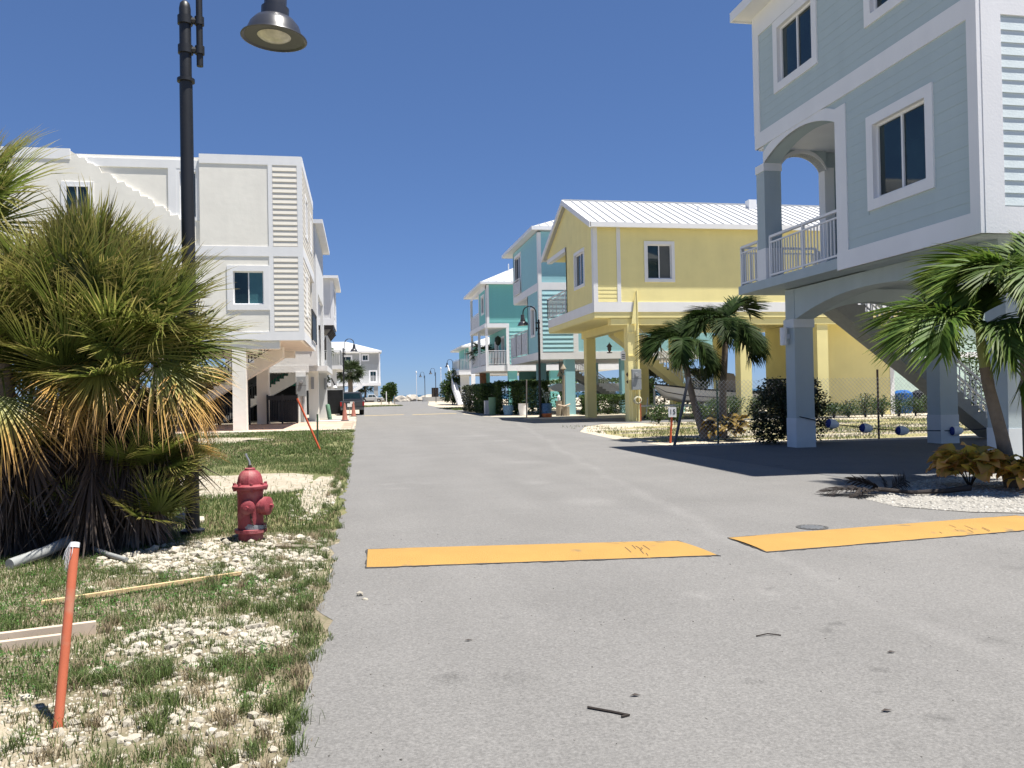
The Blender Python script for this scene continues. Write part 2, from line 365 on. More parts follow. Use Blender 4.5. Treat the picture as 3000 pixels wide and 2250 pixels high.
def hip_roof(par, x0, x1, y0, y1, ze, zr, m=ROOF, fascia=WHITE, fh=.22, inset=None, seam=.45, both=True, wall_z=None):
    """hipped roof with raised seams, fascia gutter and soffit"""
    hx = (y1-y0)/2 if inset is None else inset; ym = (y0+y1)/2; a = (x0+hx, ym, zr); b = (max(x1-hx, x0+hx+.2), ym, zr)
    rf = MB().add([(x0,y0,ze),(x1,y0,ze),(x1,y1,ze),(x0,y1,ze),a,b], [(0,1,5,4),(2,3,4,5),(3,0,4),(1,2,5),(3,2,1,0)]).build('roof', m, par)
    mb = MB(); t = .02
    n = int((x1-x0)/seam); nv = Vector((0, -(zr-ze), (ym-y0))).normalized()
    for i in range(1, n):
        x = x0+(x1-x0)*i/n; fr = min(1, (x-x0)/hx, (x1-x)/hx)
        p, q = Vector((x, y0, ze)), Vector((x, y0+(ym-y0)*fr, ze+(zr-ze)*fr)); mb.add([p-Vector((t,0,0)), p+Vector((t,0,0)), q+Vector((t,0,0)), q-Vector((t,0,0)), p+nv*.04-Vector((t,0,0)), p+nv*.04+Vector((t,0,0)), q+nv*.04+Vector((t,0,0)), q+nv*.04-Vector((t,0,0))], [(0,3,2,1),(4,5,6,7),(0,1,5,4),(1,2,6,5),(2,3,7,6),(3,0,4,7)])
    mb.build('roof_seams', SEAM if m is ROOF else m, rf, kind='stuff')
    mb = MB(); o = .04
    for bx in ((x0-o,x1+o,y0-o,y0),(x0-o,x1+o,y1,y1+o),(x0-o,x0,y0,y1),(x1,x1+o,y0,y1)): mb.box(*bx, ze-fh, ze+.02)
    mb.box(x0, x1, y0, y1, ze-fh+.03, ze-fh+.06)
    mb.build('gutter', fascia, rf)
    return rf
# ================================================================ THE SETTING
def ground_mat(name, c1, c2, c3, s1=.6, s2=6, rough=.95):
    m = mat(name, c1, rough, .2, var=.12, vs=30, bump=.5, bs=35, col2=c2, c2s=s1, c2lo=.48, c2hi=.6)
    nt = m.node_tree; N = nt.nodes; L = nt.links; b = N['Principled BSDF']; src = b.inputs['Base Color'].links[0].from_socket
    tc = N.new('ShaderNodeTexCoord'); n = N.new('ShaderNodeTexNoise'); n.inputs['Scale'].default_value = s2; n.inputs['Detail'].default_value = 8; L.new(tc.outputs['Object'], n.inputs['Vector'])
    mr = N.new('ShaderNodeMapRange'); mr.inputs[1].default_value = .52; mr.inputs[2].default_value = .62; L.new(n.outputs['Fac'], mr.inputs[0])
    mx = N.new('ShaderNodeMixRGB'); L.new(mr.outputs[0], mx.inputs[0]); L.new(src, mx.inputs[1]); mx.inputs[2].default_value = (*c3, 1); L.new(mx.outputs[0], b.inputs['Base Color'])
    return m
SAND = ground_mat('sand_ground', (.44, .39, .30), (.49, .44, .35), (.37, .32, .24), .5, 5)
SOIL = ground_mat('verge_soil', (.20, .17, .115), (.34, .295, .215), (.14, .13, .075), .9, 7)
LAWN = ground_mat('lawn_soil', (.135, .14, .06), (.19, .175, .085), (.10, .115, .045), .7, 5)
LAWNDRY = ground_mat('dry_lawn_soil', (.26, .235, .11), (.21, .21, .09), (.34, .29, .17), .35, 2.)
SPOTS = [(3.0,5.77,.05,-.22),(2.89,5.19,.045,-.2),(2.94,4.79,.07,-.26),(2.8,4.68,.06,-.24),(2.67,3.97,.06,-.24),(2.53,3.34,.07,-.28),(1.95,3.96,.05,-.15),(.45,4.37,.11,-.2),(.76,4.3,.16,-.12),(3.61,4.26,.1,-.15),(3.53,5.86,.06,-.18),(3.1,6.29,.05,-.16),(5.2,5.9,.12,-.12),
 (2.85,13.5,.3,.15),(3.07,10.94,.45,.16),(4.06,29.4,.8,.16),(3.49,17.6,.45,.12),(1.08,14.05,.22,.1),(.57,13.45,.2,.1),(2.0,20,.7,.07),(1.2,9.6,.5,.05),(4.6,10.5,.6,-.06),(1.6,5.6,.7,-.05)]
def asphalt(name, c, seam=True):
    m = mat(name, c, .88, .3, var=.07, vs=.8, bump=.35, bs=160)
    nt = m.node_tree; N = nt.nodes; L = nt.links; b = N['Principled BSDF']; src = b.inputs['Base Color'].links[0].from_socket
    tc = N.new('ShaderNodeTexCoord')
    def ma(op, *xs):
        n = N.new('ShaderNodeMath'); n.operation = op; n.use_clamp = False
        for i, q in enumerate(xs):
            if isinstance(q, (int, float)): n.inputs[i].default_value = q
            else: L.new(q, n.inputs[i])
        return n.outputs[0]
    def noise(s, d=3, vec=None):
        n = N.new('ShaderNodeTexNoise'); n.inputs['Scale'].default_value = s; n.inputs['Detail'].default_value = d; L.new(vec or tc.outputs['Object'], n.inputs['Vector']); return n.outputs['Fac']
    f = ma('ADD', 1., ma('MULTIPLY', ma('SUBTRACT', noise(70, 4), .5), .95))
    v = N.new('ShaderNodeTexVoronoi'); v.inputs['Scale'].default_value = 95; L.new(tc.outputs['Object'], v.inputs['Vector'])
    hs = N.new('ShaderNodeSeparateColor'); L.new(v.outputs['Color'], hs.inputs[0])
    f = ma('MULTIPLY', f, ma('ADD', .89, ma('MULTIPLY', hs.outputs[0], .22)))
    # worn wheel bands, dark blotches and drips
    sx = N.new('ShaderNodeSeparateXYZ'); L.new(tc.outputs['Object'], sx.inputs[0])
    mp = N.new('ShaderNodeMapping'); mp.inputs['Scale'].default_value = (1.1, .12, 1); L.new(tc.outputs['Object'], mp.inputs[0])
    f = ma('MULTIPLY', f, ma('ADD', .87, ma('MULTIPLY', noise(1., 6, mp.outputs[0]), .26)))
    d = N.new('ShaderNodeMapRange'); d.inputs[1].default_value = .68; d.inputs[2].default_value = .74; d.inputs[3].default_value = 0; d.inputs[4].default_value = -.22; L.new(noise(2.6, 6), d.inputs[0])
    f = ma('ADD', f, d.outputs[0])
    if seam:
        q = ma('SUBTRACT', sx.outputs[0], ma('ADD', 3.15, ma('MULTIPLY', ma('ADD', noise(.35, 3), ma('MULTIPLY', ma('MAXIMUM', ma('SUBTRACT', sx.outputs[1], 8), 0), .17)), .75)))
        g = N.new('ShaderNodeMapRange'); g.inputs[1].default_value = .02; g.inputs[2].default_value = .16; g.inputs[3].default_value = .13; g.inputs[4].default_value = 0; L.new(ma('ABSOLUTE', q), g.inputs[0])
        f = ma('ADD', f, ma('MULTIPLY', g.outputs[0], ma('MULTIPLY', noise(1.3, 5), 1.5)))
        lt = N.new('ShaderNodeMapRange'); lt.inputs[1].default_value = .66; lt.inputs[2].default_value = .72; lt.inputs[3].default_value = 0; lt.inputs[4].default_value = .2; L.new(noise(.55, 4), lt.inputs[0])
        f = ma('ADD', f, lt.outputs[0])
        wn_ = N.new('ShaderNodeTexNoise'); wn_.inputs['Scale'].default_value = 14; wn_.inputs['Detail'].default_value = 4; L.new(tc.outputs['Object'], wn_.inputs['Vector'])
        wv = N.new('ShaderNodeVectorMath'); wv.operation = 'MULTIPLY_ADD'; L.new(wn_.outputs['Color'], wv.inputs[0]); wv.inputs[1].default_value = (.14,.14,0); L.new(tc.outputs['Object'], wv.inputs[2])
        for x, y, r_, k in SPOTS:
            dn = N.new('ShaderNodeVectorMath'); dn.operation = 'DISTANCE'; L.new(wv.outputs[0], dn.inputs[0]); dn.inputs[1].default_value = (x+.07,y+.07,.006)
            q = N.new('ShaderNodeMapRange'); q.inputs[1].default_value = r_*.25; q.inputs[2].default_value = r_*1.15; q.inputs[3].default_value = k; q.inputs[4].default_value = 0; L.new(dn.outputs['Value'], q.inputs[0]); f = ma('ADD', f, q.outputs[0])
    vm = N.new('ShaderNodeVectorMath'); vm.operation = 'SCALE'; L.new(src, vm.inputs[0]); L.new(f, vm.inputs['Scale']); L.new(vm.outputs[0], b.inputs['Base Color'])
    return m
ROAD = asphalt('road_asphalt', (.172, .167, .159)); DRIVE = asphalt('driveway_asphalt', (.135, .135, .135), False)
def sheet(name, poly, z, m, kind='structure', sub=None):
    me = bpy.data.meshes.new(name); me.from_pydata([(x, y, z) for x, y in poly], [], [tuple(range(len(poly)))]); o = link(name, me, m, None, kind)
    if me.polygons[0].normal.z < 0: me.flip_normals()
    return o
def blob(name, cx, cy, rx, ry, z, m, seed, n=40): return sheet(name, [(cx+rx*math.cos(a)*(.6+.8*float(fbm(np.array(math.cos(a)*3+9), np.array(math.sin(a)*3+9), seed))), cy+ry*math.sin(a)*(.6+.8*float(fbm(np.array(math.cos(a)*3+3), np.array(math.sin(a)*3+5), seed)))) for a in np.linspace(0, 2*math.pi, n, endpoint=False)], z, m)
sheet('ground', [(-260,-60),(260,-60),(260,216),(-260,216)], 0, SAND)
def edge(x, y0, y1, amp, n, seed):
    return [(x+amp*(2*float(fbm(np.array(y*1.7), np.array(seed*3.1), seed))-1), y) for y in np.linspace(y0, y1, n)]
lft = [(x+.05*math.sin(y*9.1)*math.sin(y*3.3+1), y) for x, y in edge(-.26, -12, 66, .13, 420, 3)]
road_poly = lft+[(-.1,72),(0,100),(.5,113),(3,118),(5.5,123),(6.5,128),(6.2,140),(6.0,165),(8,215),(16,215),(15,185),(13,160),(9.6,120),(9.2,100),(9.0,93),(8.4,88),(8.2,84.7),(8.9,79),(9.6,76),(9.4,70),(7.6,63),(8.0,54),(10.2,50),(9.2,47),(11.,44.5),(11,36.8),(9.5,34.5),(8.1,30.2),(7.8,25),(8.1,21.6),(8.6,20.9),(17,20.7),(17,12.6),(9.6,11.95),(8.7,11.75),(7.9,11.25),(6.6,10.0),(6.5,9.2),(7.0,8.55),(7.6,8.25),(9.5,7.9),(30,7),(30,-12)]
sheet('road', road_poly, .006, ROAD)
sheet('driveway', [(7.35,20.6),(16.8,20.6),(16.8,12.7),(9.7,12.1),(8.6,11.9),(7.8,11.75)], .010, DRIVE)
sheet('driveway', [(11,36.9),(24,36.9),(24,44.4),(11,44.4)], .010, DRIVE)
sheet('lawn', [(.1,9.6),(.1,37.2)]+[(-30,37.2),(-30,9.6)], .003, LAWN)
verge = sheet('verge', [(.1,1),(.1,9.6)]+[(-14,9.6),(-14,1)], .003, SOIL)
PALE = ground_mat('pale_sand', (.35,.31,.24), (.40,.355,.28), (.28,.24,.17), 1.2, 9)
blob('sand_patch', -2.3, 15.2, 1.6, 1.9, .0045, PALE, 3); blob('sand_patch', -.62, 13.5, .3, 2.6, .0048, PALE, 5); blob('sand_patch', -5.5, 31, 2.2, 2.4, .0045, PALE, 8); blob('sand_patch', -3.3, 30.5, .9, .8, .0045, PALE, 9); blob('sand_patch', -6, 36, 6, .8, .0045, PALE, 10)
for k, (x, y, a, b) in enumerate(((12.5,30.8,3.2,.8),(10.8,25.2,2.0,.9),(15,26.5,3.4,1.3),(18,31.5,3.2,1.1),(21,28,2.6,1.2),(13.2,23.2,2.2,.6),(9.9,28.3,1.0,.6),(17,24,3,.7))): blob('sand_patch', x, y, a, b, .0045, PALE, 20+k)
sheet('lawn', [(.15,112.5),(2.6,117.5),(5.2,122.6),(5.6,128),(-20,128),(-20,112)], .003, LAWNDRY)
sheet('lawn', [(8.3,85),(9.7,77),(10.8,77.5),(11.5,92),(9.3,92)], .009, LAWNDRY)
sheet('lawn', [(8.6,23.2),(10.4,22.6),(15,21.6),(19,22.4),(26,26),(28,33),(22,34.5),(15,33.6),(11.5,33),(9.2,31),(8.5,28)], .003, LAWNDRY)
sheet('gravel_strip', [(-3.2,51),(-.4,51.2),(-.3,56.5),(-3.2,56)], .004, mat('grey_gravel', (.17,.175,.175), .9, var=.3, vs=25, bump=.8, bs=30))
sheet('gravel_strip', [(7.9,63.2),(8.4,54.2),(9.3,56.8),(10.4,65.5),(9.6,66)], .009, bpy.data.materials['grey_gravel'])
sheet('path', [(-2.6,52.2),(-.35,52.4),(-.33,54.2),(-2.5,54.2)], .008, mat('pale_path', (.55,.53,.48), .9))
# brick-coloured pavers of the left house
apron = sheet('pavement', [(-12,38.0),(-.4,38.0),(-.3,50.2),(-12,50.2)], .004, mat('paver_bedding', (.30,.25,.20), .95))
PAV = mat('terracotta_paver', (.50,.36,.275), .85, var=.1, vs=3, objvar=.16, bump=.2)
pme = MB().box(-.44,.44,-.29,.29,0,.03).build('paver', PAV, None, bevel=.012).data; bpy.data.objects.remove([o for o in bpy.data.objects if o.data == pme][0])
np_ = 0
for j in range(20):
    for i in range(14):
        x = -.9-i*.9-(.45 if j % 2 else 0); y = 38.4+j*.6
        if np_ < 300 and x > -12: o = link('paver', pme, None, apron); o.location = (x, y, .004+random.uniform(-.003,.003)); np_ += 1
kerb = MB().box(-12,-.42,37.62,37.98,-.05,.05).build('kerb', mat('pale_kerb', (.66,.62,.53), .9, var=.08, bump=.4), None, kind='structure')
# faded yellow road lines, far down the street
PAINT = mat('faded_yellow_paint', (.50,.38,.17), .8, var=.3, vs=3)
for x0, x1 in ((.3,3.3),(3.9,7.4)): sheet('road_marking', [(x0,63.2),(x1,64.2),(x1,65.1),(x0,64.1)], .011, PAINT)
# the sea and its rocks
sea = mat('sea_water', (.006,.055,.075), .28, .5, var=.25, vs=.02, bump=.35, bs=1.2)
sheet('sea', [(-9000,214),(9000,214),(9000,16000),(-9000,16000)], -.9, sea)
MB().add([(-260,216,0),(260,216,0),(260,219,-1.6),(-260,219,-1.6)], [(0,1,2,3)]).build('shore', SAND, None, kind='structure')

def stone_mesh(name, seed, m, flat=.7, sub=1):
    import bmesh
    r = random.Random(seed); bm = bmesh.new(); bmesh.ops.create_icosphere(bm, subdivisions=sub, radius=1)
    ax = [Vector((r.gauss(0,1), r.gauss(0,1), r.gauss(0,1))).normalized() for _ in range(7)]; sc = (r.uniform(.75,1.15), r.uniform(.65,1.), flat*r.uniform(.75,1.1))
    cut = [r.uniform(.62,.9) for _ in ax]
    for v in bm.verts:
        for a, c in zip(ax, cut):
            d = v.co.dot(a)
            if d > c: v.co -= a*(d-c)
        v.co = Vector((v.co.x*sc[0], v.co.y*sc[1], v.co.z*sc[2]))*(1+r.uniform(-.07,.07))
    me = bpy.data.meshes.new(name); bm.to_mesh(me); bm.free(); me.materials.append(m); return me
SM = [stone_mesh('stone', i, STONE) for i in range(8)]
RM = [stone_mesh('riprap_rock', 50+i, RIPRAP, .75, 2) for i in range(6)]
# where stones lie thick on the verge: cx, cy, rx, ry, count, size range
PATCH = [(-1.25,8.35,.95,.95,420,.02,.06),(-.75,7.6,.4,.6,150,.02,.055),(-1.02,5.4,.46,.55,200,.018,.055),(-.62,5.35,.2,.25,90,.016,.04),(-1.15,4.35,.62,.42,170,.014,.045),(-.9,3.75,.6,.45,130,.012,.042),(-1.9,8.3,.5,.5,120,.02,.06),(-1.9,3.9,.5,.5,110,.012,.035),(-1.5,6.5,1.3,1.2,70,.015,.04),(-.7,12.4,.3,2.2,90,.02,.05),(-.6,6.7,.3,.5,50,.015,.04)]
st = []
for cx, cy, rx, ry, n, a, b in PATCH:
    for _ in range(n):
        t = random.uniform(0, 2*math.pi); q = math.sqrt(random.random()); x = cx+rx*q*math.cos(t)*1.05; y = cy+ry*q*math.sin(t)*1.05
        if x > -.36: continue
        st.append((a+(b-a)*random.random()**2.2, x, y))
st += [(.16,-2.15,10.75),(.1,-1.95,10.6),(.11,-2.45,10.9),(.075,-1.55,8.35),(.09,-1.8,8.55),(.055,-.63,8.0),(.05,-.95,7.35),(.06,-1.25,7.25),(.03,.01,6.2),(.045,-1.62,3.85),(.05,-1.45,4.9)]
st.sort(key=lambda s: -s[0]/math.hypot(s[1], s[2]))
for s, x, y in st[:300]:
    o = link('stone', random.choice(SM), None, verge); o.location = (x, y, s*.22); o.scale = (s,)*3; o.rotation_euler = (random.uniform(-.3,.3), random.uniform(-.3,.3), random.uniform(0,6.3))
V = []; T = []; nv = 0
smv = []
for me in SM:
    a = np.empty(len(me.vertices)*3, np.float32); me.vertices.foreach_get('co', a); smv.append((a.reshape(-1,3), np.array([p.vertices[:] for p in me.polygons])))
def rubble(lst, name, m):
    V, T, nv = [], [], 0
    for s, x, y in lst:
        v, f = random.choice(smv); t = random.uniform(0, 6.3); c, q = math.cos(t), math.sin(t)
        V.append(np.stack([(v[:,0]*c-v[:,1]*q)*s+x, (v[:,0]*q+v[:,1]*c)*s+y, v[:,2]*s+s*.2], 1)); T.append(f+nv); nv += len(v)
    return link(name, np_mesh(name, np.concatenate(V), np.concatenate(T)), m, None, 'stuff')
fine = []
for cx, cy, rx, ry, n, a, b in PATCH:
    for _ in range(int(n*2.4)):
        t = random.uniform(0, 2*math.pi); q = math.sqrt(random.random())*1.12; x = cx+rx*q*math.cos(t); y = cy+ry*q*math.sin(t)
        if x < -.33: fine.append((random.uniform(.005,.016)*(1 if cy < 7 else 1.4), x, y))
for _ in range(5200):
    x, y = random.uniform(-4,-.34), random.uniform(2.8,9.6)
    if fbm(x*1.3, y*1.3, 21) > .5: fine.append((random.uniform(.004,.016), x, y))
rubble(st[300:]+fine, 'coral_rubble', STONE)
grit = [(random.uniform(.0025,.007), random.uniform(-.2,6.5), random.uniform(3,9)) for _ in range(420)]
g_ = rubble(grit, 'road_grit', mat('road_grit_stone', (.16,.15,.135), .9, island=.8)); g_.location = (0,0,.006)
# white gravel bed at the feet of the palms, and the thin one by the fence
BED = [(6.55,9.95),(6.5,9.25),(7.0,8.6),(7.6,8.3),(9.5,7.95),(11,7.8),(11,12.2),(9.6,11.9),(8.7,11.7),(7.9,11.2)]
def inpoly(x, y, P):
    c = False; j = len(P)-1
    for i in range(len(P)):
        if (P[i][1] > y) != (P[j][1] > y) and x < (P[j][0]-P[i][0])*(y-P[i][1])/(P[j][1]-P[i][1])+P[i][0]: c = not c
        j = i
    return c
bed = sheet('gravel_bed', BED, .009, mat('gravel_bed_shade_tone', (.30,.285,.255), .95, var=.2, vs=40, bump=1., bs=50))  # white gravel with the palms' shade put into its darker colour
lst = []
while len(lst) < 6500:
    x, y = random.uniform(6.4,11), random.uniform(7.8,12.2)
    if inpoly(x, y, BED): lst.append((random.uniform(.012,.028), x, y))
rubble(lst, 'white_gravel', mat('gravel_stone_shade_tone', (.35,.335,.30), .9, var=.08, vs=20, island=.45))  # stones darkened and varied in tone, standing in for dappled palm shade
lst = [(random.uniform(.012,.03), random.uniform(8.4,11.2), random.uniform(20.75,21.5)) for _ in range(1800)]
rubble(lst, 'mulch_gravel', mat('grey_mulch_gravel', (.36,.34,.30), .9, var=.1, island=.3))
for k in range(70):
    x = random.uniform(-14, 34); y = random.uniform(203.5, 213); s = random.uniform(1.0, 2.1)
    if 13.2 < x < 17.5 and y < 206: continue
    if x < 4 and y < 211: continue
    o = link('shore_rock', random.choice(RM), None); o.location = (x, y, random.uniform(-.1,.35)*s); o.scale = (s, s, s*.8); o.rotation_euler = (random.uniform(-.4,.4), random.uniform(-.4,.4), random.uniform(0,6.3))
    tag(o, 'pale limestone boulder of the rock bank along the sea', 'rock', 'boulders of the rock bank by the sea')

# ---------------------------------------------------------------- grass
def blades(xy, h, w, lean=.5, seed=0, zz=.004):
    r = np.random.default_rng(seed); n = len(xy); a = r.uniform(0, 2*np.pi, n); l = r.uniform(.1, 1, n)*lean*h
    d = np.stack([np.cos(a), np.sin(a)], 1); p = np.stack([-d[:,1], d[:,0]], 1); b = r.uniform(0, 2*np.pi, n); s = np.stack([np.cos(b), np.sin(b)], 1)
    z0 = np.full(n, zz); w = np.broadcast_to(w, n); V = np.empty((n,5,3))
    V[:,0,:2] = xy-s*w[:,None]/2; V[:,1,:2] = xy+s*w[:,None]/2; V[:,0,2] = V[:,1,2] = z0-.004
    mid = xy+d*(l*.35)[:,None]; V[:,2,:2] = mid-s*w[:,None]*.4; V[:,3,:2] = mid+s*w[:,None]*.4; V[:,2,2] = V[:,3,2] = z0+h*.6
    V[:,4,:2] = xy+d*l[:,None]; V[:,4,2] = z0+h*np.sqrt(np.maximum(.15, 1-.5*(l/h)**2))
    base = np.arange(n)[:,None]*5; T = np.concatenate([base+np.array([0,1,3]), base+np.array([0,3,2]), base+np.array([2,3,4])]);
    return V.reshape(-1,3), T, np.tile([0,0,.6,.6,1.], n)
def rockiness(x, y):
    k = np.zeros_like(x)
    for cx, cy, rx, ry, n, a, b in PATCH:
        if n >= 90: k = np.maximum(k, np.clip(1.35-((x-cx)/rx)**2-((y-cy)/ry)**2, 0, 1))
    return k
def in_view(x, y, px=3080):
    d = y*.9836+x*.1805; l = x*.9836-y*.1805; return (np.abs(l)/np.maximum(d,.1)*2427 < px/2)
def scatter(x0, x1, y0, y1, n, seed): 
    r = np.random.default_rng(seed); return r.uniform(x0, x1, n), r.uniform(y0, y1, n), r
def make_grass(name, x0, x1, y0, y1, n, hr, wr, mats, seed, bare, dry, clump=None, group=None):
    x, y, r = scatter(x0, x1, y0, y1, n, seed); k = in_view(x, y)
    if clump:
        cs, frac = clump; m_ = r.random(n) < frac; nc = max(1, n//60); cx, cy = r.uniform(x0,x1,nc), r.uniform(y0,y1,nc); i = r.integers(0, nc, n)
        x = np.where(m_, cx[i]+r.normal(0,cs,n), x); y = np.where(m_, cy[i]+r.normal(0,cs,n), y)
    keep = k & (r.random(n) < bare(x, y)); x, y = x[keep], y[keep]; r2 = np.random.default_rng(seed+1)
    h = r2.uniform(*hr, len(x))*(.6+.8*fbm(x*.9, y*.9, seed)); dr = r2.random(len(x)) < dry(x, y)
    for sel, m in ((~dr, mats[0]), (dr, mats[1])):
        if sel.sum() == 0: continue
        V, T, t = blades(np.stack([x[sel], y[sel]], 1), h[sel]*(1 if m is mats[0] else .7), r2.uniform(*wr, sel.sum()), .8 if m is mats[0] else 1.2, seed+3)
        link(name if m is mats[0] else 'dry_'+name, np_mesh(name, V, T, t), m, None, 'stuff')
nearbare = lambda x, y: np.clip((fbm(x*1.1, y*1.1, 4)-.2)*4, .2, 1)*np.where(rockiness(x, y) > .15, .12+.6*(fbm(x*4, y*4, 9) > .5), 1)*(x < -.14-.3*fbm(x*3,y*3,2))
neardry = lambda x, y: np.clip((fbm(x*1.7+5, y*1.7, 8)-.50)*2.6+(y < 4.6)*.22, .04, .7)
make_grass('verge_grass', -4.2, -.15, 2.6, 9.8, 135000, (.018,.06), (.003,.006), (GRASS, DRYGRASS), 31, nearbare, neardry, (.05, .35))
lawnbare = lambda x, y: np.clip((fbm(x*.55, y*.33, 14)-.25)*5, .12, 1)*np.where((np.hypot((x+2.1)/1.7, (y-15.2)/1.9) < .85+.3*fbm(x*2,y*2,5)), .04, 1)*np.where((np.hypot((x+.55)/.35, (y-13.5)/2.8) < 1), .2, 1)*np.where(np.hypot((x+5.5)/2, (y-31)/2.2) < 1, .1, 1)*(x < -.12-.3*fbm(x*2,y*2,2))
lawndry = lambda x, y: np.clip((fbm(x*.8+3, y*.5, 18)-.45)*2, .05, .6)
make_grass('lawn_grass', -7, -.15, 9.6, 21, 80000, (.035,.085), (.006,.011), (GRASS, DRYGRASS), 41, lawnbare, lawndry)
make_grass('lawn_grass', -13, -.15, 21, 37.4, 60000, (.05,.10), (.014,.024), (GRASS, DRYGRASS), 47, lawnbare, lawndry)
rb = lambda x, y: np.clip((fbm(x*.5, y*.5, 24)-.44)*6, .0, 1)
make_grass('yard_grass', 8.4, 27, 21.6, 35, 34000, (.05,.11), (.014,.022), (GRASS, DRYGRASS), 53, rb, lambda x, y: .45+0*x)
make_grass('far_grass', -1, 6, 112.6, 127, 6000, (.08,.16), (.05,.08), (GRASS, DRYGRASS), 57, lambda x, y: 1.*(y > 112.6+.95*np.clip(x,0,9)), lambda x, y: .5+0*x)
make_grass('far_grass', 8.4, 11.4, 77, 91, 4000, (.08,.14), (.03,.05), (GRASS, DRYGRASS), 59, lambda x, y: 1.*(x > 8.3+.8*fbm(y,x,3)), lambda x, y: .25+0*x)
# broad-leaved weeds among the grass
def weeds(n, x0, x1, y0, y1, seed, size):
    r = np.random.default_rng(seed); V, T, t, k = [], [], [], 0
    for _ in range(n):
        x, y = r.uniform(x0,x1), r.uniform(y0,y1)
        if fbm(x*1.2, y*1.2, 6) < .48 or rockiness(np.array([x]), np.array([y]))[0] > .5: continue
        for q in range(r.integers(5,11)):
            a = r.uniform(0,6.3); L = r.uniform(.5,1)*size; wd = L*.38; d = np.array([math.cos(a), math.sin(a)]); p = np.array([-d[1], d[0]]); z = r.uniform(.012,.05); o = np.array([x,y])+r.normal(0,size*.5,2)
            V += [(*o, z), (*(o+d*L*.5+p*wd/2), z+.012), (*(o+d*L*.5-p*wd/2), z+.012), (*(o+d*L), z+r.uniform(-.01,.01))]; T += [(k,k+1,k+2),(k+1,k+3,k+2)]; t += [0,.5,.5,1]; k += 4
    link('weeds', np_mesh('weeds', V, T, t), WEED, None, 'stuff')
weeds(1500, -3.4, -.4, 3.6, 9.4, 61, .035)

# tufts: bunches of longer blades leaning outward
def tufts(pts, h, n, m, seed, name):
    r = np.random.default_rng(seed); XY = []; 
    for x, y, s in pts: XY.append(np.stack([x+r.normal(0,.028*s,n), y+r.normal(0,.028*s,n)], 1))
    XY = np.concatenate(XY); V, T, t = blades(XY, r.uniform(h*.5, h, len(XY)), r.uniform(.0025,.0045,len(XY)), .95, seed); link(name, np_mesh(name, V, T, t), m, None, 'stuff')
tp = []; rr_ = random.Random(4)
for x0, x1, y0, y1, n in ((-1.1,-.3,3.3,4.9,60),(-.75,-.3,4.6,9.2,45),(-2.6,-.6,5.6,8.0,50),(-3,-1,3.2,5,30),(-.5,-.25,9.5,20,40),(-1.6,-.9,4.6,5.0,14)):
    for _ in range(n): tp.append((rr_.uniform(x0,x1), rr_.uniform(y0,y1), rr_.uniform(.7,1.5)))
tufts(tp[::3]+tp[1::3], .11, 75, GRASS, 71, 'grass_tufts'); tufts(tp[2::3], .10, 70, DRYGRASS, 72, 'dry_grass_tufts')
# ================================================================ HOUSES
def conduit(par, pts, r, m, name='conduit'): return MB().tube(pts, r, 8).build(name, m, par, smooth=True)
# ---- R1: pale blue-grey stilt house on the right
b1 = thing('stilt_house', 'pale blue grey house on stilts with white bands, arched porch and white lapped south side', 'house', (10,11.85,0))
wf = W_(10.0); sf = S_(11.85)
H1 = [(12.91,14.84,4.97,6.83)]; H2 = [(16.55,18.47,8.61,10.34),(12.75,14.82,8.61,10.34)]
wall(wf, 11.85, 15.94, 3.96, 7.55, BLUEGREY, b1, [(13.0,14.75,5.06,6.74)], d0=-.22, d1=-.006)
siding(wf, 12.06, 15.55, 4.335, 7.55, .19, BLUEGREY, b1, H1, proud=.007)
wall(wf, 11.85, 19.5, 7.55, 10.95, BLUEGREY, b1, [(16.65,18.37,8.7,10.25),(12.85,14.72,8.7,10.25)], d0=-.22, d1=-.006)
siding(wf, 12.06, 19.22, 7.93, 10.34, .19, BLUEGREY, b1, H2, proud=.007)
trim(wf, [(11.83,19.5,7.55,7.92),(11.83,15.96,3.96,4.33),(11.83,12.06,4.33,7.55),(11.83,12.06,7.92,10.36),(19.22,19.52,7.92,10.36),(11.83,19.52,10.36,10.97),(15.55,15.94,4.33,7.38)], WHITE, b1)
window(wf, 12.91, 14.84, 4.97, 6.83, b1, tw=.2); window(wf, 16.55, 18.47, 8.61, 10.34, b1, tw=.2); window(wf, 12.75, 14.82, 8.61, 10.34, b1, tw=.2)
def arch_poly(u0, u1, zs, rise, ztop, n=18):
    c = (u0+u1)/2; hw = (u1-u0)/2; Rr = (hw*hw+rise*rise)/(2*rise)
    cur = [(c+hw*(2*i/n-1), zs-(Rr-rise)+math.sqrt(max(0, Rr*Rr-(hw*(2*i/n-1))**2))) for i in range(n+1)]
    return cur, cur+[(u1, ztop), (u0, ztop)]
cur, poly = arch_poly(15.94, 19.11, 7.11, .36, 7.55)
def arch_wall(par, f, cur, ztop, m, d0, d1, name='arch'):
    mb = MB()
    for (a, za), (b, zb) in zip(cur, cur[1:]): mb.prism([(a,za),(b,zb),(b,ztop),(a,ztop)], f.p, d0, d1)
    return mb.build(name, m, par)
arch_wall(b1, wf, cur, 7.55, BLUEGREY, -.42, -.005)
mb = MB()
for (a, za), (b, zb) in zip(cur, cur[1:]): mb.prism([(a,za),(b,zb),(b,min(zb+.27,7.548)),(a,min(za+.27,7.548))], wf.p, -.05, .02)
mb.build('arch_trim', WHITE, b1)
col = MB().box(10.0,10.45,19.11,19.52,4.2,7.11).build('porch_column', BLUEPALE, b1)
MB().box(9.985,10.465,19.095,19.535,4.2,5.0).build('column_base', WHITE, col); MB().box(9.98,10.47,19.09,19.54,6.93,7.12).build('capital', WHITE, col)
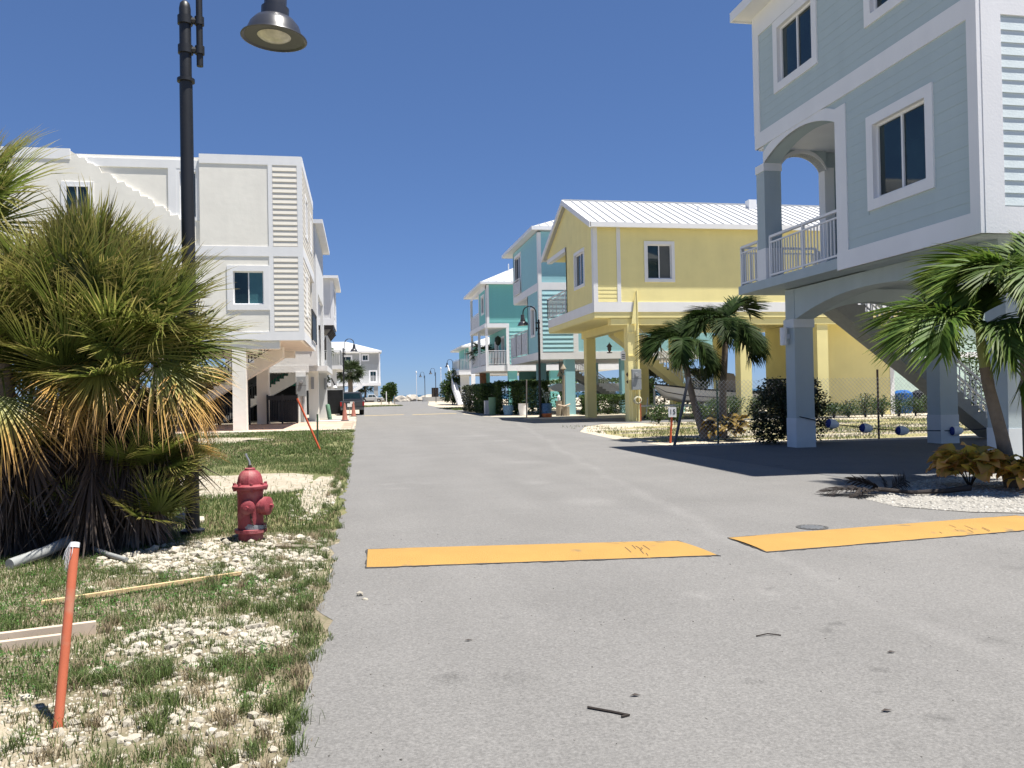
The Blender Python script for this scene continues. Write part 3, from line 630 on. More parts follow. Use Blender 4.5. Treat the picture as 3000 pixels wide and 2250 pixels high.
cur, _ = arch_poly(10.45, 11.75, 7.0, .42, 7.55); arch_wall(b1, N_(19.5), cur, 7.55, BLUEPALE, -.3, 0)
mb = MB()
for (a, za), (b, zb) in zip(cur, cur[1:]): mb.prism([(a,za),(b,zb),(b,min(zb+.1,7.548)),(a,min(za+.1,7.548))], N_(19.5).p, -.32, .02)
mb.build('arch_trim', WHITE, b1)
wall(N_(19.5), 11.75, 21.8, 4.2, 7.55, BLUEPALE, b1); trim(N_(19.5), [(11.735,12.0,4.2,7.1)], WHITE, b1, d0=-.25)
wall(N_(19.5), 10.2, 21.8, 7.55, 10.95, BLUEGREY, b1)
wall(W_(12.2), 15.94, 19.3, 4.2, 7.55, BLUEPALE, b1, d0=-.15); wall(N_(15.94), 10.02, 12.2, 4.2, 7.55, BLUEPALE, b1, d0=-.15, d1=-.002)
window(W_(12.2), 16.4, 18.4, 4.2, 6.6, b1, tw=.1, name='porch_door')
MB().box(10.02,12.2,15.95,19.4,7.5,7.56).build('porch_ceiling', WHITE, b1)
MB().box(10.03,21.8,12.0,19.45,10.4,10.5).build('attic_floor', WHITE, b1)
wall(sf, 10.22, 21.8, 3.96, 10.95, BLUEPALE, b1, d0=-.2, d1=-.004); wall(E_(21.8), 11.85, 19.5, 3.96, 10.95, BLUEGREY, b1)
siding(sf, 10.42, 15.5, 4.42, 7.52, .2, mat('pale_blue_white_siding', (.60,.67,.68), .75, var=.04, bump=.2, bs=30), b1, proud=.024)
siding(sf, 10.42, 15.5, 7.99, 10.5, .2, bpy.data.materials['pale_blue_white_siding'], b1, proud=.024)
trim(sf, [(10.052,10.42,4.40,7.56),(10.052,10.42,7.98,10.5),(10.052,21.8,7.56,7.98),(10.052,21.8,3.96,4.40),(10.052,21.8,10.5,10.96)], WHITE, b1)
hip_roof(b1, 9.52, 22.3, 11.40, 19.7, 11.1, 13.6)
deck = MB().box(9.98,12.25,15.96,20.62,4.0,4.22).build('deck', BLUEPALE, b1)
MB().box(10.02,21.8,11.9,15.96,3.97,4.2).build('floor_slab', BLUEPALE, b1); MB().box(12.25,21.8,15.96,19.5,3.975,4.2).build('floor_slab', BLUEPALE, b1)
railing(b1, (10.06,18.98,4.2), (10.06,17.485,4.2), 1.05, 12, WHITE, .012, posts='first'); railing(b1, (10.06,17.45,4.2), (10.06,15.98,4.2), 1.05, 11, WHITE, .012)
railing(b1, (10.06,20.55,4.2), (10.06,19.6,4.2), 1.05, 7, WHITE, .012); railing(b1, (10.1,20.55,4.2), (12.2,20.55,4.2), 1.05, 14, WHITE, .012)
# stilts, arched beams and the stair on the north side
p_nw = pillar(b1, 10.66, 11.16, 19.0, 19.45, 3.25, BLUEPALE, .74, (3.0,3.22))
p_sw = pillar(b1, 10.80, 11.30, 12.3, 12.78, 3.25, BLUEPALE, .74, (3.0,3.22))
p_n2 = pillar(b1, 14.5, 15.0, 18.75, 19.25, 3.25, BLUEPALE, .74)
for x0 in (18.6,): pillar(b1, x0, x0+.5, 18.9, 19.35, 3.25, BLUEPALE, .74); pillar(b1, x0, x0+.5, 12.3, 12.78, 3.25, BLUEPALE, .74)
pillar(b1, 14.6, 15.1, 12.3, 12.78, 3.25, BLUEPALE, .74)
def beam(f, a, b, d0, d1, zs=3.2, rise=.45):
    cur, _ = arch_poly(a, b, zs, rise, 3.96); arch_wall(b1, f, cur, 3.965, BLUEPALE, d0, d1, 'arched_beam')
beam(W_(10.68), 12.78, 19.0, -.47, 0); beam(N_(19.4), 11.16, 14.5, -.4, 0); beam(N_(19.4), 15.0, 18.6, -.4, 0); beam(S_(12.32), 11.3, 14.6, -.4, 0)
MB().box(10.67,11.15,19.0,19.44,3.24,3.97).build('beam_end', BLUEPALE, b1); MB().box(10.70,11.2,12.32,12.78,3.24,3.97).build('beam_end', BLUEPALE, b1); MB().box(14.5,15.0,18.95,19.41,3.24,3.972).build('beam_end', BLUEPALE, b1)
stairs(b1, 12.25, 4.2, 17.3, .02, 19.75, 20.5, STAIRC, 23, .38, 'x', (19.8, 20.45), WHITE, single=False, rr=.012)
wl = thing('wall_lamp', 'white cylinder lamp fixed to the corner stilt of the blue grey house', 'wall lamp', (10.5,19.3,2.6))
MB().tube([(10.52,19.28,2.58),(10.52,19.28,3.02)], .09, 16).build('shade', WHITE, wl, smooth=True); MB().box(10.55,10.66,19.24,19.32,2.74,2.86).build('bracket', WHITE, wl)

# ---- R2: yellow house
b2 = thing('stilt_house', 'yellow house on yellow stilts with white metal gable roof', 'house', (11.17,38.5,0))
sf = S_(38.5); wf = W_(11.17); YE = 29.0
wall(sf, 11.17, YE, 5.06, 9.6, YELLOW, b2, [(13.85,15.2,6.9,8.7)], d1=0)
siding(sf, 11.38, 12.33, 5.84, 9.5, .19, YELLOW, b2, proud=.014)
trim(sf, [(11.15,YE,5.34,5.82),(11.15,11.37,5.82,9.52),(12.34,12.53,5.82,9.52)], WHITE, b2)
window(sf, 13.74, 15.30, 6.8, 8.80, b2, tw=.16, glass=(GLASS, BLIND))
wall(wf, 38.702, 43.9, 5.06, 9.6, YELLOW, b2, [(40.16,42.0,6.9,8.65)], d1=0); trim(wf, [(38.56,48.3,5.34,5.82),(38.56,38.72,5.82,9.4)], WHITE, b2)
trim(wf, [(38.705,48.3,5.055,5.335)], YELLOW, b2, d0=-.21, d1=.006)
window(wf, 40.06, 42.1, 6.8, 8.75, b2, tw=.16)
MB().prism([(38.5,9.603),(43.9,9.603),(43.9,9.423),(48.3,9.423),(48.3,9.62),(43.4,11.7),(38.5,9.62)], wf.p, -.2, 0).build('gable', YELLOW, b2)
trim(wf, [(43.9,48.3,9.18,9.42)], WHITE, b2, d0=-.25)
wall(N_(43.9), 11.17, 14.5, 5.8, 9.4, YELLOW, b2); wall(W_(14.5), 43.9, 48.3, 5.8, 9.4, YELLOW, b2); wall(N_(48.3), 14.5, YE, 5.06, 9.6, YELLOW, b2); wall(E_(YE), 38.5, 48.3, 5.06, 9.6, YELLOW, b2)
MB().box(11.2,YE,38.7,48.3,5.02,5.3).build('floor_slab', YELLOW, b2); MB().box(11.2,14.5,43.9,48.3,9.3,9.36).build('porch_ceiling', YELLOW, b2)
MB().box(12.0,YE-.3,38.55,39.05,4.72,5.03).build('beam', YELLOW, b2); MB().box(12.9,13.4,39.05,47.3,4.6,5.02).build('beam', YELLOW, b2)
# roof: two slopes, ridge along x, standing seams
rx0, rx1, ys, yn, ym, ze, zr = 10.92, YE+.3, 38.14, 48.66, 43.4, 9.60, 11.86
rf = MB().add([(rx0,ys,ze),(rx1,ys,ze),(rx1,ym,zr),(rx0,ym,zr),(rx1,yn,ze),(rx0,yn,ze),(rx0,ys,ze-.12),(rx1,ys,ze-.12),(rx1,ym,zr-.12),(rx0,ym,zr-.12),(rx1,yn,ze-.12),(rx0,yn,ze-.12)],
   [(0,1,2,3),(3,2,4,5),(9,8,7,6),(11,10,8,9),(6,7,1,0),(5,4,10,11),(0,3,9,6),(3,5,11,9),(1,7,8,2),(2,8,10,4)]).build('roof', ROOF, b2)
sme = None
for i in range(1, 40):
    x = rx0+(rx1-rx0)*i/40
    mb = MB(); mb.add([(x-.02,ys,ze),(x+.02,ys,ze),(x+.02,ym,zr),(x-.02,ym,zr),(x-.02,ys,ze+.045),(x+.02,ys,ze+.045),(x+.02,ym,zr+.045),(x-.02,ym,zr+.045)], [(0,3,2,1),(4,5,6,7),(0,1,5,4),(1,2,6,5),(2,3,7,6),(3,0,4,7)])
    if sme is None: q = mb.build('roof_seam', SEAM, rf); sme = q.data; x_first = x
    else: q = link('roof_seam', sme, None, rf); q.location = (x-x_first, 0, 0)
mb = MB(); mb.box(rx0,rx1,ys-.1,ys+.02,ze-.22,ze+.015); mb.build('gutter', WHITE, rf); MB().box(rx0,rx1,yn-.02,yn+.1,ze-.22,ze+.015).build('gutter', WHITE, rf)
for sgn in (0, 1):
    a, b = ((ys-.1, ze), (ym, zr)) if sgn == 0 else ((ym, zr), (yn+.1, ze))
    MB().prism([(a[0],a[1]-.26),(b[0],b[1]-.26),(b[0],b[1]+.03),(a[0],a[1]+.03)], lambda u,z,d: (rx0+d,u,z), -.05, .03).build('barge_board', WHITE, rf)
MB().box(rx0,rx1,ym-.08,ym+.08,zr-.02,zr+.05).build('ridge_cap', ROOF, rf)
vt = MB().box(21.15,21.6,42.2,42.65,11.2,11.88).build('roof_vent', WHITE, rf); MB().tube([(17.8,41.3,10.9),(17.8,41.3,11.25)], .05, 8).build('vent_pipe', WHITE, rf)
# ground floor enclosure, stilts, stair
wall(S_(40.1), 23.9, 28.2, 0, 5.0, YELLOW, b2); wall(W_(23.9), 40.1, 46, 0, 5.0, YELLOW, b2); wall(E_(28.2), 40.1, 46, 0, 5.0, YELLOW, b2); trim(S_(40.1), [(28.0,28.25,0,5)], WHITE, b2)
y1p = pillar(b2, 12.82, 13.40, 38.5, 39.1, 4.75, YELLOW); pillar(b2, 13.0, 13.55, 46.6, 47.2, 4.75, YELLOW)
for x in (16.0, 18.1, 20.9): pillar(b2, x, x+.62, 46.2, 46.8, 4.75, YELLOW)
for x in (18.7, 22.9): pillar(b2, x, x+.6, 38.6, 39.2, 4.75, YELLOW)
stairs(b2, 13.6, 5.2, 19.6, .02, 43.2, 44.2, YELLOW, 28, .4, 'x', (43.25, 44.15), WHITE, single=False, rr=.014)
railing(b2, (11.12,48.25,5.85), (11.12,43.95,5.85), 1.2, 20, WHITE, .014, single=False, panel=None); railing(b2, (11.12,48.25,5.85), (14.4,48.25,5.85), 1.2, 16, WHITE, .014, single=False)
conduit(b2, [(13.28,38.43,.05),(13.28,38.43,4.6),(13.28,38.38,4.75),(13.28,38.38,6.35)], .05, YELLOW); conduit(b2, [(12.95,38.45,.05),(12.95,38.45,1.55)], .035, YELLOW); conduit(b2, [(13.15,38.45,.05),(13.15,38.45,1.55)], .03, YELLOW)
MB().add([(12.98,38.44,4.75),(13.24,38.44,4.75),(13.22,38.44,6.3),(12.98,38.36,4.75),(13.24,38.36,4.75),(13.22,38.36,6.3)], [(0,1,2),(5,4,3),(0,3,4,1),(1,4,5,2),(2,5,3,0)]).build('mast_bracket', YELLOW, b2)
for z in (.42, 3.2, 4.35): MB().box(12.84,13.36,38.46,38.5,z,z+.03).build('pipe_strap', YELLOW, b2)
conduit(b2, [(13.36,38.4,0),(13.36,38.4,1.1)], .028, ORANGERED, 'orange_conduit')
def meter(x, y, z0, z1, w, lab, name='meter_box'):
    t = thing(name, lab, 'meter box', (x, y, z0)); MB().box(x-w/2,x+w/2,y-.16,y,z0,z1).build('box', METERBOX, t, bevel=.01)
    zc = z0+(z1-z0)*.74; MB().tube([(x,y-.15,zc),(x,y-.24,zc)], [.11,.1], 18).build('meter_dial', STEEL, t, smooth=True); MB().box(x-w/2-.01,x+w/2+.01,y-.165,y,z0+(z1-z0)*.55,z0+(z1-z0)*.56).build('seam', DGREY, t); return t
meter(13.16, 38.42, 1.55, 2.55, .46, 'grey electric meter box on the front stilt of the yellow house')
hr = thing('hose_reel', 'coiled pale garden hose hung on the yellow stilt under the meter box', 'hose', (13.2,38.4,1))
for k in range(4): MB().tube([(13.2+(.2-.02*k)*math.cos(a),38.34-.03*k,1.05+(.2-.02*k)*math.sin(a)) for a in np.linspace(0,6.28,20)], .018, 6, False).build('coil', mat('pale_hose', (.55,.52,.36), .6) if k == 0 else bpy.data.materials['pale_hose'], hr, smooth=True)
hs = thing('hanging_sign', 'small white house shaped sign hung beside the yellow stilt near the stair', 'sign', (12.6,38.6,3.2))
MB().prism([(12.52,3.0),(12.76,3.0),(12.76,3.38),(12.64,3.52),(12.52,3.38)], lambda u,z,d: (u,38.7+d,z), 0, .03).build('board', WHITE, hs)
for z in (3.08,3.17,3.26): MB().box(12.56,12.72,38.69,38.699,z,z+.045).build('line_of_print', DGREY, hs)
for z, s in ((2.3,.1),(1.95,.08)):
    o = MB().tube([(12.81,38.62,z-s),(12.79,38.62,z),(12.81,38.62,z+s)], [.02,s*.6,.02], 8).build('wall_ornament', RUST, None, org=(12.8,38.62,z)); tag(o, 'brown wooden fish ornament on the yellow stilt, '+('upper' if z > 2 else 'lower')+' one of two', 'ornament', 'fish ornaments on the yellow stilt')
o = MB().lathe([(.14,0),(.14,.04),(.03,.06),(.1,.16),(.1,.3),(.16,.32),(.02,.5),(0,.56)], (12.35,40,3.42), 8).build('bird_house', mat('dark_lantern', (.09,.075,.06), .8), None, org=(12.35,40,3.42)); tag(o, 'small brown lantern hung under the yellow house by its corner stilt', 'lantern')

# ---- R3: light aqua house
b3 = thing('stilt_house', 'light aqua house on stilts with white belt, lapped boards and white hip roof', 'house', (11.8,53.6,0))
sf = S_(53.6); wf = W_(11.75); AQL = mat('aqua_lapped_board', (.38,.62,.66), .7, var=.03)
wall(sf, 11.75, 24, 3.7, 12.2, AQUA, b3); siding(sf, 11.97, 14.05, 4.22, 8.3, .3, AQL, b3, proud=.045); siding(sf, 11.97, 24, 8.84, 12.1, .24, AQUA, b3, proud=.007)
trim(sf, [(11.73,24,8.32,8.82),(11.73,24,3.7,4.2),(11.73,11.96,4.2,8.32),(11.73,11.96,8.82,12.15),(14.06,14.4,4.2,8.32)], WHITE, b3)
wall(wf, 53.6, 62.6, 8.32, 12.2, AQUA, b3, [(59.6,61.7,8.95,11.8)]); wall(wf, 53.6, 57.4, 3.7, 8.32, AQUA, b3, [(55.0,56.2,5.4,7.3)])
trim(wf, [(53.66,62.6,8.3,8.82),(53.66,64,3.7,4.2)], WHITE, b3); trim(wf, [(53.66,53.82,4.2,8.3),(53.66,53.82,8.82,12.1)], WHITE, b3)
window(wf, 59.4, 61.9, 8.85, 11.85, b3, tw=.2); window(wf, 54.9, 56.3, 5.3, 7.4, b3, tw=.15)
railing(b3, (11.62,61.9,8.75), (11.62,59.4,8.75), 1.15, 10, WHITE, single=False, panel=mat('white_rail_panel', (.6,.61,.63), .7, var=.25, vs=6))
wall(W_(14.2), 57.4, 62.6, 3.7, 8.32, AQUA, b3); wall(N_(57.4), 11.75, 14.2, 4.2, 8.3, AQUA, b3); wall(N_(62.6), 11.75, 24, 8.32, 12.2, AQUA, b3)
MB().box(11.75,24,53.7,64,3.72,4.15).build('floor_slab', WHITE, b3); MB().box(11.8,14.2,57.5,62.6,8.25,8.31).build('porch_ceiling', WHITE, b3)
for a, b in ((63.9,61.7),(61.7,59.6),(59.6,57.5)): railing(b3, (11.72,a,4.2), (11.72,b,4.2), 1.75, 8, WHITE, single=False, panel=bpy.data.materials['white_rail_panel'])
hip_roof(b3, 11.3, 24.5, 53.15, 64.8, 12.45, 14.9, inset=5.5, seam=.55)
for x, y in ((13.5,53.7),(13.3,61.5),(17.4,53.7),(17.4,61.5),(21.2,53.7),(21.2,61.5)): pillar(b3, x, x+.66, y, y+.6, 3.72, AQUA)
stairs(b3, 14.5, 3.7, 20.0, .02, 58.6, 59.7, STAIRC, 22, .35, 'x', (58.65, 59.65), WHITE, single=False)

# ---- R4: teal house
b4 = thing('stilt_house', 'teal house with two tiers of white railed porches and white hip roof', 'house', (12.2,80,0))
sf = S_(80); wf = W_(12.25)
wall(sf, 12.3, 26, 8.4, 12.2, TEAL, b4); siding(sf, 12.55, 26, 8.45, 12.15, .3, TEAL, b4, proud=.008)
wall(sf, 14.25, 26, 3.7, 8.4, TEAL, b4); siding(sf, 14.5, 26, 4.36, 7.95, .36, mat('teal_lapped_board', (.27,.55,.53), .7), b4, proud=.05)
trim(sf, [(12.28,12.54,8.37,12.15),(12.28,14.5,7.97,8.365),(14.2,14.48,4.345,7.965),(14.25,26,3.69,4.34)], WHITE, b4)
MB().box(12.15,26,80.1,91.4,3.72,4.3).build('deck', WHITE, b4); MB().box(12.1,14.4,80.02,91.2,7.95,8.38).build('upper_deck', WHITE, b4)
wall(wf, 80, 85, 8.4, 12.2, TEAL, b4, [(81.3,83.2,9.5,11.3)]); window(wf, 81.2, 83.3, 9.4, 11.4, b4, tw=.2); trim(wf, [(80,80.3,8.4,12.1),(84.7,85,8.4,12.1),(80,91,11.75,12.2)], WHITE, b4)
wall(W_(14.25), 80, 91, 4.3, 8.0, TEAL, b4, [(81.5,83,4.4,7.2),(85,86.6,4.4,7.2)]); window(W_(14.25), 81.4, 83.1, 4.35, 7.25, b4, tw=.14, name='porch_door'); window(W_(14.25), 84.9, 86.7, 4.35, 7.25, b4, tw=.14, name='porch_door')
wall(W_(14.6), 85, 91, 8.4, 12.0, TEAL, b4); wall(N_(85), 12.25, 14.6, 8.4, 12, TEAL, b4); wall(N_(91), 14.6, 26, 3.7, 12.2, TEAL, b4)
for y in (80.1, 85.2, 90.8): MB().box(12.16,12.4,y,y+.24,4.3,8.0).build('porch_post', WHITE, b4)
MB().box(12.16,12.4,90.8,91.04,8.38,11.8).build('porch_post', WHITE, b4)
rp = bpy.data.materials['white_rail_panel']
railing(b4, (12.4,80.1,4.3), (14.2,80.1,4.3), 1.4, 12, WHITE, .022, single=False); railing(b4, (12.25,85.2,4.3), (12.25,80.3,4.3), 1.4, 10, WHITE, single=False, panel=rp); railing(b4, (12.25,90.8,4.3), (12.25,85.4,4.3), 1.4, 10, WHITE, single=False, panel=rp); railing(b4, (12.25,90.8,8.38), (12.25,85.1,8.38), 1.5, 10, WHITE, single=False, panel=rp)
hip_roof(b4, 11.7, 26.5, 79.5, 92.8, 12.4, 15.4, inset=6, seam=.75); MB().tube([(15.1,83,13.2),(15.1,83,14.7)], .06, 6).build('vent_pipe', WHITE, b4)
for x, y in ((14.4,80.1),(18.6,80.1),(12.9,88),(22.5,80.1)): pillar(b4, x, x+.85, y, y+.7, 3.72, TEAL)
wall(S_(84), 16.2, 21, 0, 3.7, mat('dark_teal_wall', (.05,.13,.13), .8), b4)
o = MB().lathe([(.02,.9),(.3,.7),(.34,.35),(.2,0),(.02,-.1)], (13.7,82,6.4), 8).build('hanging_basket', DARKLEAF, None, org=(13.7,82,6.4)); tag(o, 'dark hanging plant basket on the lower porch of the teal house', 'plant basket')
pt = thing('table', 'dark patio table and folded umbrella on the lower porch of the teal house', 'table', (13.4,82,4.3)); MB().lathe([(.5,.7),(.5,.75),(.01,.76)], (13.4,82,4.3), 10).build('top', DGREY, pt); MB().tube([(13.4,82,4.3),(13.4,82,6.7)], .05, 6).build('pole', WHITE, pt); MB().tube([(13.4,82,4.3),(13.4,82,5)], .18, 6).build('base', DGREY, pt)

# ---- R5: far small teal house with the white stair
b5 = thing('stilt_house', 'small far teal house with white stair running down its street side', 'house', (15,115,0))
wall(S_(114.2), 15.0, 26, 4.9, 8.0, TEAL, b5); wall(W_(15.0), 114.2, 126, 4.9, 8.0, TEAL, b5, [(116,117.5,6.2,7.3)]); trim(S_(114.2), [(14.95,15.5,4.9,8.0)], WHITE, b5); trim(W_(15.0), [(114.2,114.5,4.9,8.0),(119,119.3,4.9,8)], WHITE, b5)
window(W_(15.0), 115.9, 117.6, 6.1, 7.4, b5, tw=.15); hip_roof(b5, 13.9, 27, 113.4, 128, 8.2, 10.2, inset=6, seam=.9)
MB().box(13.5,26,113.9,126,4.2,4.9).build('deck', WHITE, b5); railing(b5, (13.6,114,4.9), (15.2,114,4.9), 1.45, 8, WHITE, .03, single=False); railing(b5, (13.6,122,4.9), (13.6,114,4.9), 1.45, 14, WHITE, .03, single=False)
wall(S_(113.6), 15.15, 15.7, 0, 4.2, WHITE, b5, d0=-.5); wall(S_(116), 13.9, 15.2, 0, 4.2, GREYWHITE, b5); stairs(b5, 122, 4.9, 109.5, .05, 12.75, 13.5, WHITE, 26, .5, 'y', (12.8,), WHITE, single=False, rr=.025)
o = MB().box(13.8,15.1,113.55,113.6,1.7,2.5).build('mural_panel', mat('white_mural_panel', (.6,.62,.62), .7), None, org=(14.4,113.6,1.7)); tag(o, 'pale panel with dark leaf shapes under the small far teal house', 'panel')
for dx, dz in ((.25,.2),(.6,.35),(1.0,.55)): MB().lathe([(0,-.02),(.14,-.01),(.12,.0),(0,.02)], (13.85+dx,113.53,1.75+dz), 7, Matrix.Rotation(R(90),3,'X')).build('leaf_motif', NAVY, o)

# ---- a pale green house seen beyond the yellow one
b6 = thing('distant_house', 'pale green house beyond the end of the yellow house', 'house', (38,54,0)); PG = mat('pale_green_stucco', (.52,.66,.60), .85, streak=.06, var=.05)
wall(S_(54), 37.5, 56, 0, 8.6, PG, b6, [(40.3,42.2,4.8,6.6),(46,47.9,4.8,6.6),(40.5,42,1,2.4)]); wall(W_(37.5), 54.2, 62, 0, 8.6, PG, b6); trim(S_(54), [(37.48,56,3.5,3.9),(37.48,37.8,0,3.5),(37.48,37.8,3.9,8.3),(37.48,56,8.3,8.7)], WHITE, b6)
window(S_(54), 40.1, 42.4, 4.6, 6.8, b6); window(S_(54), 45.8, 48.1, 4.6, 6.8, b6); window(S_(54), 40.3, 42.2, .8, 2.6, b6); hip_roof(b6, 36.9, 57, 53.4, 63, 8.9, 11.2, inset=5, seam=.6)
# ---- L1: cream house on the left
a1 = thing('stilt_house', 'cream stucco house on stilts with white bands and stepped broken parapet', 'house', (-2.5,39.3,0))
sf = S_(39.3); ef = E_(-2.5); CRB = mat('cream_siding_board', (.74,.70,.62), .75, var=.03, bump=.2, bs=25)
wall(sf, -17, -2.62, 4.13, 8.2, CREAM, a1, [(-5.75,-4.11,5.63,7.44)]); wall(sf, -7.0, -2.62, 8.2, 12.62, CREAM, a1)
siding(sf, -3.8, -2.72, 4.56, 7.99, .246, CRB, a1, proud=.034); siding(sf, -3.8, -2.72, 8.46, 12.18, .246, CRB, a1, proud=.034)
trim(sf, [(-17,-2.48,7.99,8.44),(-17,-2.48,4.13,4.54),(-7.0,-2.48,12.2,12.62),(-2.71,-2.48,8.44,12.2),(-2.71,-2.48,4.54,7.99),(-4.0,-3.81,8.44,12.2),(-4.0,-3.81,4.54,7.99)], WHITE, a1)
window(sf, -5.86, -4.0, 5.53, 7.56, a1, tw=.26, glass=(GLASS, CURTAIN), rec=.1)
wall(ef, 39.42, 48.5, 8.02, 12.62, CREAM, a1, [(42.3,43.3,9.4,11.6)]); wall(ef, 39.42, 44.6, 4.13, 8.02, CREAM, a1, [(40.9,41.9,5.5,7.4)])
siding(ef, 39.45, 48.5, 8.46, 12.2, .246, CRB, a1, [(41.5,42.9,9.3,11.4),(45.5,46.6,9.3,11.4)], proud=.022); siding(ef, 39.45, 44.6, 4.56, 8.0, .246, CRB, a1, [(41,42.3,5.4,7.5)], proud=.022)
trim(ef, [(39.36,48.5,12.2,12.62),(39.36,48.5,8.0,8.44),(39.36,49,4.13,4.54)], WHITE, a1)
window(ef, 41.5, 42.9, 9.3, 11.4, a1, tw=.15); window(ef, 45.5, 46.6, 9.3, 11.4, a1, tw=.15); window(ef, 41, 42.3, 5.4, 7.5, a1, tw=.15)
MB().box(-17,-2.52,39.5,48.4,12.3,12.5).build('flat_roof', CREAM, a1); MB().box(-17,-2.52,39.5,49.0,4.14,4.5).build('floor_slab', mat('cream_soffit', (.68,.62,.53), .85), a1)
wall(N_(48.5), -17, -2.6, 4.5, 12.6, CREAM, a1); wall(E_(-3.6), 44.6, 48.5, 4.5, 8.02, CREAM, a1)
# recessed wall, door-height window and stepped parapet left of the tower
wall(S_(39.42), -12.4, -7.0, 8.2, 12.05, CREAM, a1, [(-7.95,-7.1,9.7,11.9)]); trim(S_(39.42), [(-12.4,-7.0,11.95,12.32),(-8.35,-8.0,9.6,11.95)], WHITE, a1, d1=.05); window(S_(39.42), -8.0, -7.02, 9.6, 11.95, a1, tw=.14, glass=(CURTAIN, GLASS))
MB().box(-7.02,-6.8,39.5,39.9,8.2,12.6).build('wall', CREAM, a1)
nst = 24; poly = [(-17,8.42),(-7.3,8.42),(-7.3,9.4)]; 
for i in range(nst):
    q0, q1 = i/nst, (i+1)/nst; w0 = .02*math.sin(i*2.3); x = -7.6-4.8*(q0+w0); poly += [(x, 9.45+3.1*q0+.05*math.sin(i*1.7)), (x-.12*abs(math.sin(i*3.1)), 9.45+3.1*q1)]
poly += [(-12.4,12.55),(-17,12.55)]
MB().prism([(-17,8.42)]+poly[1:], sf.p, -.1, 0).build('stepped_parapet', CREAM, a1)
trim(sf, [(-17,-12.4,12.2,12.66)], WHITE, a1); window(sf, -12.78, -11.45, 9.55, 11.2, a1, tw=.17, rec=-.04)
MB().tube([(-9.9,40.5,12.3),(-9.9,40.5,12.75)], .03, 6).build('vent_pipe', WHITE, a1)
for x in (-5.70,-11.2): pillar(a1, x, x+.6, 39.32, 39.9, 4.15, CREAM); pillar(a1, x, x+.65, 48.3, 48.9, 4.15, CREAM)
MB().box(-12,-3.6,39.35,39.85,3.75,4.14).build('beam', CREAM, a1); MB().box(-5.7,-5.1,39.85,48.3,3.75,4.14).build('beam', CREAM, a1); MB().box(-12,-3.6,48.35,48.85,3.75,4.14).build('beam', CREAM, a1)
stairs(a1, -3.9, 4.3, -9.6, .4, 44.2, 45.3, CREAM, 20, .5, 'x', (44.25,), BLACK, single=False, rr=.022)
railing(a1, (-2.42,48.9,4.5), (-2.42,44.7,4.5), 1.6, 12, BLACK, .02, single=False, panel=BLACK)
# ---- L2: pale grey house behind it
a2 = thing('stilt_house', 'pale grey three storey house with grey railed balcony beside the cream house', 'house', (-2.5,51.2,0))
sf = S_(51.2); ef = E_(-2.5)
wall(sf, -14, -2.5, 4.9, 12.0, GREYWHITE, a2); wall(ef, 51.4, 61.5, 8.0, 12.0, GREYWHITE, a2); wall(ef, 51.4, 53.2, 3.4, 8.0, GREYWHITE, a2); wall(ef, 60.4, 61.5, 3.4, 8.0, GREYWHITE, a2)
wall(E_(-3.6), 53.2, 60.4, 3.4, 8, GREYWHITE, a2, [(54,56,4,6.5)]); window(E_(-3.6), 53.9, 56.1, 3.9, 6.6, a2, tw=.12, frame=DGREY)
wall(sf, -5.4, -2.5, 3.42, 4.9, GREYWHITE, a2, d0=-.3, d1=.04); trim(sf, [(-5.6,-3.0,3.0,3.42)], GREYWHITE, a2, d0=-.4, d1=.06); MB().box(-14,-1.95,52,61.5,3.1,3.42).build('balcony_slab', GREYWHITE, a2)
railing(a2, (-2.0,61,3.42), (-2.0,53.2,3.42), 1.9, 40, RAILGREY, .03, single=False); railing(a2, (-5.4,51.1,4.5), (-2.75,51.1,4.5), .7, 14, RAILGREY, .02, single=False)
hip_roof(a2, -14.5, -2.08, 50.9, 62.2, 12.15, 12.9, m=DARKROOF, inset=5, seam=2)
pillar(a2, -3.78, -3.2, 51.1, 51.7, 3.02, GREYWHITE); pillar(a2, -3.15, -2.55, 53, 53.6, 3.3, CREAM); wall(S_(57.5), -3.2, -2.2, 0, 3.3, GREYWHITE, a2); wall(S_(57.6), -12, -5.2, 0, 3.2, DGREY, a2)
stairs(a2, -3.9, 3.2, -8.5, .1, 53.5, 54.6, GREYWHITE, 18, .45, 'x', (53.6,), DGREY, single=False)
meter(-3.45, 51.05, 1.55, 2.75, .55, 'tall grey electric meter box on the stilt of the pale grey house')
conduit(a2, [(-3.6,51.0,0),(-3.6,51.0,1.55)], .07, GREYWHITE); conduit(a2, [(-3.35,51.0,0),(-3.35,51.0,1.55)], .05, STEEL)
for x, y in ((-2.9,52.9),(-2.3,57.4)):
    o = MB().box(x-.09,x+.09,y-.12,y,2.0,2.75).build('wall_lamp', RAILGREY, None, org=(x,y,2)); tag(o, 'slim grey wall lamp on the '+('cream stilt' if y < 55 else 'pale wall')+' under the grey balcony', 'wall lamp', 'slim wall lamps under the balcony')
